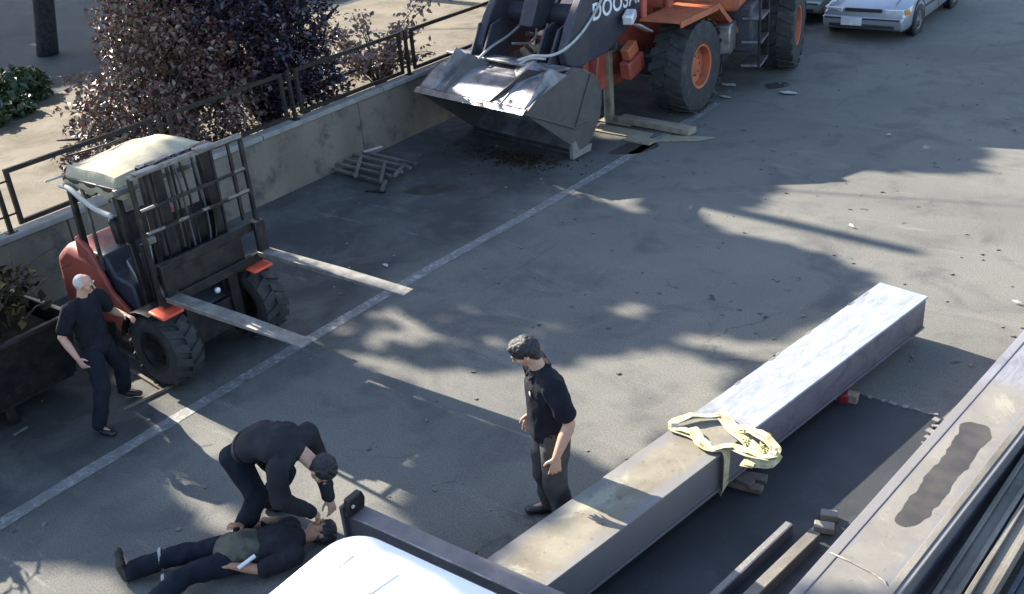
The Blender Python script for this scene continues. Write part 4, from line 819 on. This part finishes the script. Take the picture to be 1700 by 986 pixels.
# litter
for (px, py, l, rz, lab) in [(1308, 156, .42, .0, 'thin white strip lying on the road right of the loader'), (1255, 95, .32, .5, 'pale rag lying under the loader by its rear wheel'), (1415, 378, .12, .9, 'small white scrap on the sunlit ground'), (640, 443, .14, .3, 'small white scrap by the far fork'), (1210, 143, .35, .1, 'flat white scrap behind the front loader wheel'), (1205, 163, .3, .2, 'grey scrap behind the front loader wheel, nearer the camera'), (1475, 226, .1, 0, 'tiny pale scrap in the shade right of the loader'), (1688, 505, .12, .4, 'crumpled pale scrap at the right edge')]:
    p = G(px, py); b = MB(); n = 7
    vs = [(p.x+l/2*math.cos(2*PI*k/n+rz)*(1 if k % 2 else .8), p.y+l/3*math.sin(2*PI*k/n)*random.uniform(.35, .8), .012+random.uniform(0, .03)) for k in range(n)]+[(p.x, p.y, .05)]
    b.add(vs, [(k, (k+1) % n, n) for k in range(n)]); tag(b.build('litter', M['litter']), lab, 'litter')
for i, (pts) in enumerate([[(1010,255),(1040,238),(1085,236),(1088,246),(1050,256)], [(1270,140),(1300,136),(1310,142),(1280,148)], [(668,318),(700,308),(760,308),(740,318),(700,324)]]):
    P = blob([G(x, y) for x, y in pts], 4, .03); tag(patch('oil_patch', P, M['stain'], .004), kind='structure')
st_ = MB()
for k in range(420):
    x, y = random.uniform(-11.3, 3), random.uniform(3, 20); s = random.uniform(.008, .022); st_.box((x, y, s*.3), (s*2, s*1.4, s), (0, 0, random.uniform(0, 3)))
tag(st_.build('grit', M['rail']), 'loose grit and small stones scattered over the yard', 'grit', kind='stuff')
# ------------------------------------------------------------------ people
def surf(name, bones, m, par, vox=.01, smooth=6, nz=0, nsc=9, lim=None):
    bm = bmesh.new()
    for bo in bones:
        p0, p1, r0, r1 = Vector(bo[0]), Vector(bo[1]), bo[2], bo[3]; sd = Vector(bo[4]) if len(bo) > 4 else None
        if not isinstance(r0, tuple): r0 = (r0, r0)
        if not isinstance(r1, tuple): r1 = (r1, r1)
        d = (p1-p0); L_ = d.length; d = d/L_ if L_ > 1e-6 else Vector((0, 0, 1))
        if sd is None: sd = d.cross(Vector((0, 0, 1)) if abs(d.z) < .9 else Vector((1, 0, 0)))
        sd = (sd-d*sd.dot(d)).normalized(); tt = d.cross(sd); n = 16; rings = []
        c0, c1 = min(r0), min(r1); sp = []
        for k in range(1, 5): a = PI/2*(1-k/4); sp.append((-c0*math.sin(a), math.cos(a), r0, 0))
        for k in range(1, 4): sp.append((L_*k/4, 1, tuple(r0[i]+(r1[i]-r0[i])*k/4 for i in (0, 1)), 0))
        for k in range(0, 4): a = PI/2*k/4; sp.append((L_+c1*math.sin(a), math.cos(a), r1, 0))
        for o_, f, rr, _ in sp: rings.append([bm.verts.new(p0+d*o_+(sd*math.cos(2*PI*q/n)*rr[0]+tt*math.sin(2*PI*q/n)*rr[1])*f) for q in range(n)])
        A, B = bm.verts.new(p0-d*c0), bm.verts.new(p1+d*c1)
        for i in range(len(rings)-1):
            for q in range(n): bm.faces.new((rings[i][q], rings[i][(q+1) % n], rings[i+1][(q+1) % n], rings[i+1][q]))
        for q in range(n): bm.faces.new((A, rings[0][(q+1) % n], rings[0][q])); bm.faces.new((B, rings[-1][q], rings[-1][(q+1) % n]))
    bmesh.ops.recalc_face_normals(bm, faces=bm.faces)
    me = bpy.data.meshes.new('t'); bm.to_mesh(me); bm.free(); o = bpy.data.objects.new('t', me); C.objects.link(o)
    r_ = o.modifiers.new('r', 'REMESH'); r_.mode = 'VOXEL'; r_.voxel_size = vox; s_ = o.modifiers.new('s', 'SMOOTH'); s_.iterations = smooth; s_.factor = .5
    m2 = bpy.data.meshes.new_from_object(o.evaluated_get(bpy.context.evaluated_depsgraph_get())); bpy.data.objects.remove(o); m2.name = name
    if nz:
        nn = [v.normal.copy() for v in m2.vertices]
        for v, q in zip(m2.vertices, nn):
            c = v.co; f = 1-abs(noise.noise(Vector((c.x*nsc, c.y*nsc, c.z*nsc*.55))+Vector((3, 1, 7))))*2
            v.co = c + q*nz*f
    m2.materials.clear(); m2.materials.append(m); m2.polygons.foreach_set('use_smooth', [True]*len(m2.polygons))
    ob = bpy.data.objects.new(name, m2); C.objects.link(ob); ob.parent = par; return ob
def person(loc, rz, label, J, top='tee', legs='trousers', hair='hair', bald=False, skin='skin', shoe='shoe', sleeve=.75, belly=0, undershirt=False):
    """J: joints in the person's own frame, x forward, y to the person's left"""
    V = lambda k: Vector(J[k]); t = thing('person', loc, label, 'person', None, rz)
    pel, wa, ch, nk, hd = V('pelvis'), V('waist'), V('chest'), V('neck'), V('head')
    fwd = Vector(J['face']).normalized(); upv = (hd-nk).normalized() if 'up' not in J else Vector(J['up']).normalized()
    upv = (upv-fwd*upv.dot(fwd)).normalized(); lat = upv.cross(fwd).normalized()
    sL, sR = V('shL'), V('shR'); slat = (sL-sR).normalized(); hL, hR = V('hipL'), V('hipR'); hlat = (hL-hR).normalized()
    H_ = lambda a, b_, c: hd + fwd*a + lat*b_ + upv*c
    body = [(pel, wa, (.15, .105), (.135, .095), hlat), (wa, ch, (.135, .095), (.155, .105), slat), (sL*.92+sR*.08, sR*.92+sL*.08, (.055, .06), (.055, .06)), (ch, nk, (.1, .075), (.055, .055), slat), (nk, hd-upv*.02-fwd*.015, .055, .052),
            (H_(-.012, 0, .03), H_(.008, 0, .035), (.074, .086), (.07, .08), lat), (H_(.02, 0, -.02), H_(.028, 0, -.065), (.055, .055), (.036, .038), lat), (H_(.05, 0, -.07), H_(.062, 0, -.072), .022, .018),
            (H_(.085, 0, .015), H_(.104, 0, -.02), .009, .0135), (H_(.082, -.012, -.05), H_(.082, .012, -.05), .01, .01), (H_(.07, -.03, .032), H_(.07, .03, .032), .017, .017)]
    for s_ in (-1, 1): body += [(H_(-.012, .074*s_, .018), H_(-.016, .083*s_, -.012), (.019, .008), (.013, .007), fwd), (H_(.045, .04*s_, -.01), H_(.05, .038*s_, -.02), .03, .026)]
    shirt = [(pel+(wa-pel)*.1, wa, (.168, .128+belly), (.155, .118+belly), hlat), (wa, ch, (.155, .118+belly), (.178, .125), slat), (sL*.93+sR*.07, sR*.93+sL*.07, (.072, .078), (.072, .078)), (ch, nk-(nk-ch)*.18, (.13, .095), (.068, .066), slat)]
    tr = [(wa*.35+pel*.65, pel, (.15, .115), (.165, .122), hlat), (hL, hR, .085, .085)]
    shoes = []
    for s_, S in ((1, 'L'), (-1, 'R')):
        sh_, el, wr, hp, kn, an, to = [V(k+S) for k in ('sh', 'el', 'wr', 'hip', 'kn', 'an', 'toe')]
        body += [(sh_, el, .052, .041), (el, el.lerp(wr, .4), .04, .042), (el.lerp(wr, .4), wr, .042, .027), (hp, kn, .083, .055), (kn, kn.lerp(an, .35), .053, .056), (kn.lerp(an, .35), an, .056, .034), (an, an.lerp(to, .75), .024, .016)]
        shirt += [(sh_, sh_.lerp(el, sleeve), .076, .068)]
        if sleeve >= 1: shirt += [(el, wr, .064, .045)]
        ft = kn.lerp(an, .93); tr += [(hp, kn, .1, .078), (kn, kn.lerp(an, .4), .078, .075), (kn.lerp(an, .4), ft, .075, .073)]
        fd = (to-an).normalized(); sole = Vector(J.get('sole'+S, (0, 0, -1))).normalized(); fl_ = fd.cross(sole)
        shoes = [(an+sole*.03-fd*.04, an+sole*.045+(to-an)*.4, (.042, .05), (.044, .042), fl_), (an+sole*.03+(to-an)*.4, to+sole*.012, (.048, .038), (.042, .03), fl_)]
        surf('shoe', shoes, M[shoe], t, .01, 4)
        # hand: palm, four fingers, thumb
        hdv = Vector(J.get('hand'+S, wr-el)).normalized(); pn = Vector(J.get('palm'+S, (0, -s_, 0))); pn = (pn-hdv*pn.dot(hdv)).normalized(); ac = hdv.cross(pn).normalized()
        thumb_side = Vector(J.get('thumb'+S, (1, 0, 0))); ac = ac if ac.dot(thumb_side) > 0 else -ac
        body += [(wr, wr+hdv*.035, (.027, .02), (.034, .017), ac), (wr+hdv*.035, wr+hdv*.078, (.036, .016), (.037, .014), ac)]
        cl = J.get('curl', .35)
        for fi, (o_, l) in enumerate(((.031, .068), (.0105, .078), (-.0105, .072), (-.031, .056))):
            b0 = wr+hdv*.088+ac*o_; d0 = (hdv+ac*o_*4.2).normalized(); c_ = cl*(.8+.2*fi)
            j1 = b0+(d0*math.cos(c_*.6)+pn*math.sin(c_*.6))*l*.45; j2 = j1+(d0*math.cos(c_*1.5)+pn*math.sin(c_*1.5))*l*.32; j3 = j2+(d0*math.cos(c_*2.2)+pn*math.sin(c_*2.2))*l*.25
            body += [(b0, j1, .0095, .0088), (j1, j2, .0088, .008), (j2, j3, .008, .0068)]
        tb = wr+hdv*.03+ac*.03; t1 = tb+(hdv*.6+ac*.75+pn*.25).normalized()*.04; t2 = t1+(hdv*.85+ac*.35+pn*.35).normalized()*.032; body += [(tb, t1, .013, .011), (t1, t2, .011, .0085)]
    surf('body', body, M[skin], t, .0075, 3)
    surf('shirt', shirt, M[top], t, .01, 4, .011, 10); surf('trousers', tr, M[legs], t, .01, 4, .011, 9)
    b = MB(); pts = [pel.lerp(wa, .22)+hlat*.172*math.cos(a)+((wa-pel).normalized().cross(hlat))*.13*math.sin(a) for a in np.linspace(0, 2*PI, 25)]; b.ribbon(pts, .035, .012, [(p-pel.lerp(wa, .22)) for p in pts]); b.build('belt', M['shoe'], t, local=True, smooth='auto')
    if not bald:
        hb = [(H_(-.03, 0, .045), H_(.0, 0, .052), (.083, .088), (.079, .08), lat), (H_(-.045, 0, -.005), H_(-.05, 0, -.045), (.066, .045), (.05, .03), lat), (H_(.03, 0, .095), H_(.055, -.01, .085), (.055, .03), (.045, .022), lat)]
        surf('hair', hb, M[hair], t, .007, 1, .009, 42)
    else:
        hb = [(H_(-.03, 0, .03), H_(-.03, 0, .035), (.0785, .078), (.0775, .077), lat), (H_(-.045, 0, -.005), H_(-.05, 0, -.035), (.062, .04), (.048, .026), lat)]
        surf('hair', hb, M[hair], t, .009, 2, .001, 30)
    for s_ in (-1, 1):
        b = MB(); p = H_(.084, .03*s_, .012); b.lathe(p, fwd, [(.001, .006), (.006, .004), (.008, 0)], 8); b.build('eye', M['shoe'], t, local=True)
        b = MB(); b.bar(H_(.09, .016*s_, .034), H_(.082, .046*s_, .036), .009, .008, upv); b.build('eyebrow', M['hair' if not bald else 'grey'], t, local=True)
    return t
# standing man
f0 = G(926, 866)
t2 = person((f0.x, f0.y, 0), R(-128), 'man in black polo shirt standing left of the wide beam looking down', dict(
    pelvis=(0, 0, .93), waist=(.0, 0, 1.07), chest=(.02, 0, 1.3), neck=(.055, 0, 1.465), head=(.125, -.015, 1.6), face=(.8, -.32, -.5), up=(.45, -.1, 1),
    shL=(.02, .195, 1.4), shR=(.03, -.19, 1.41), elL=(-.05, .265, 1.12), elR=(-.0, -.25, 1.13), wrL=(.06, .29, .88), wrR=(.06, -.27, .88), hipL=(0, .09, .9), hipR=(0, -.09, .9),
    knL=(.03, .11, .49), knR=(.05, -.1, .49), anL=(-.03, .12, .09), anR=(.0, -.13, .09), toeL=(.13, .16, .045), toeR=(.16, -.17, .045),
    palmL=(-.2, -1, .1), palmR=(0, 1, 0), thumbL=(1, 0, 0), thumbR=(1, 0, 0), curl=.3, handL=(.15, .1, -1)), top='tee', legs='trousers', sleeve=.72, belly=.025)
t2.scale = (1.14, 1.14, 1.0)
surf('undershirt', [((.085, -.0, 1.44), (.1, 0, 1.39), .028, .014)], M['white_cloth'], t2, .008, 2)
surf('collar', [((.06, .06, 1.47), (.13, .03, 1.4), .018, .012), ((.06, -.06, 1.47), (.13, -.03, 1.4), .018, .012), ((-.01, .035, 1.49), (.06, .065, 1.47), .016, .016), ((-.01, -.035, 1.49), (.06, -.065, 1.47), .016, .016), ((-.01, .035, 1.49), (-.01, -.035, 1.49), .016, .016)], M['tee'], t2, .008, 2)
b = MB(); b.box((.146, .075, 1.31), (.006, .03, .03)); b.build('chest_badge', M['litter'], t2, .004, local=True)
# bald man walking by the forklift
a1, a2 = G(172, 722), G(217, 658)
def loc1(v, rz): c, s = math.cos(-rz), math.sin(-rz); return (v.x*c-v.y*s, v.x*s+v.y*c)
rz1 = R(20); base1 = (a1+a2)/2; f1 = loc1(a1-base1, rz1); f2 = loc1(a2-base1, rz1)
t1 = person((base1.x, base1.y, 0), rz1, 'bald man in black T-shirt and trousers striding beside the forklift', dict(
    pelvis=(.0, .0, .9), waist=(-.01, 0, 1.05), chest=(-.02, 0, 1.29), neck=(-.0, 0, 1.45), head=(.04, .03, 1.585), face=(.85, .35, -.25), up=(.15, 0, 1),
    shL=(.02, .2, 1.39), shR=(-.04, -.2, 1.39), elL=(.03, .31, 1.14), elR=(-.13, -.29, 1.13), wrL=(.24, .26, 1.12), wrR=(.02, -.33, .92), hipL=(0, .09, .88), hipR=(0, -.09, .88),
    knL=((f2[0])*.55+.06, f2[1]*.6+.04, .5), knR=(f1[0]*.55+.09, f1[1]*.6-.04, .49), anL=(f2[0]-.04, f2[1], .12), anR=(f1[0]-.04, f1[1], .09), toeL=(f2[0]+.12, f2[1]+.04, .06), toeR=(f1[0]+.14, f1[1]-.03, .045),
    palmL=(0, -.5, -1), palmR=(0, 1, 0), thumbL=(0, -1, .3), thumbR=(1, 0, 0), curl=.6), top='tee', legs='navy', hair='grey', bald=True, skin='skin', sleeve=.7, belly=.025)
t1.scale = (.92, .92, .91)
# crouching man
t3 = person((-5.99, 4.02, 0), R(14), 'dark-haired man in charcoal clothes bending over the man on the ground', dict(
    pelvis=(.06, 0, .76), waist=(.19, 0, .86), chest=(.37, 0, .86), neck=(.54, 0, .8), head=(.7, -.03, .705), face=(.4, -.2, -.9), up=(.9, -.05, .3),
    shL=(.46, .19, .83), shR=(.46, -.19, .8), elL=(.47, .24, .55), elR=(.45, -.22, .53), wrL=(.6, .12, .31), wrR=(.55, -.06, .3), hipL=(.0, .1, .74), hipR=(.0, -.1, .74),
    knL=(.2, .16, .42), knR=(.17, -.14, .42), anL=(-.04, .17, .09), anR=(-.02, -.17, .09), toeL=(.13, .2, .045), toeR=(.15, -.2, .045),
    palmL=(0, -.3, -1), palmR=(0, .3, -1), thumbL=(0, -1, .2), thumbR=(0, 1, .2), curl=.7), top='tee2', legs='navy', sleeve=1.0)
t3.scale = (1.06, 1.14, 1.04)
# man lying on his back
h4 = G(526, 903, .12); p4 = G(392, 936, .12); base4 = G(393, 937)
rz4 = math.atan2(h4.y-p4.y, h4.x-p4.x); L4 = (h4-p4).length; print('lying torso', L4)
def q4(px, py, z): v = G(px, py, z)-base4; a = loc1(v, rz4); return (a[0], a[1], z)
aL, aR = q4(214, 935, .1), q4(250, 990, .1)
t4 = person((base4.x, base4.y, 0), rz4, 'man in dark clothes lying on his back on the asphalt', dict(
    pelvis=(.0, 0, .12), waist=(.15, 0, .12), chest=(.38, 0, .12), neck=(.54, 0, .11), head=(.68, .02, .11), face=(.1, .25, 1), up=(1, 0, -.05),
    shL=(.46, .18, .1), shR=(.46, -.18, .1), elL=(.25, .3, .08), elR=(.2, -.25, .09), wrL=(.1, .2, .21), wrR=(-.02, -.19, .15), hipL=(-.02, .09, .11), hipR=(-.02, -.09, .11),
    knL=(-.42, .11, .14), knR=(-.37, -.2, .17), anL=(-.8, .13, .09), anR=(-.72, -.42, .09), toeL=(-.84, .2, .25), toeR=(-.78, -.5, .22), soleL=(-1, .0, -.3), soleR=(-1, -.1, -.3),
    palmL=(0, 0, -1), palmR=(0, 0, -1), thumbL=(1, 0, 0), thumbR=(1, 0, 0), curl=.5), top='tee2', legs='navy', sleeve=.95, skin='skin2')
for s_, (kx, ky) in ((1, (-.55, .13)), (-1, (-.52, -.2))):
    b = MB(); P = [(kx, ky+.088*math.cos(a), .125+.088*math.sin(a)) for a in np.linspace(0, 2*PI, 21)]; b.ribbon(P, .022, .008, [(0, p[1]-ky, p[2]-.12) for p in P]); b.build('reflective_band', M['reflect'], t4, local=True, smooth='auto')
surf('camouflage_jacket_hem', [((-.02, 0, .13), (.14, 0, .13), (.18, .13), (.175, .13), (0, 1, 0))], M['olive'], t4, .012, 4, .01, 9)
b = MB(); b.bar((.17, -.2, .2), (.03, -.25, .16), .035, .02); b.build('crumpled_tissue', M['white_cloth'], t4, .006, local=True)
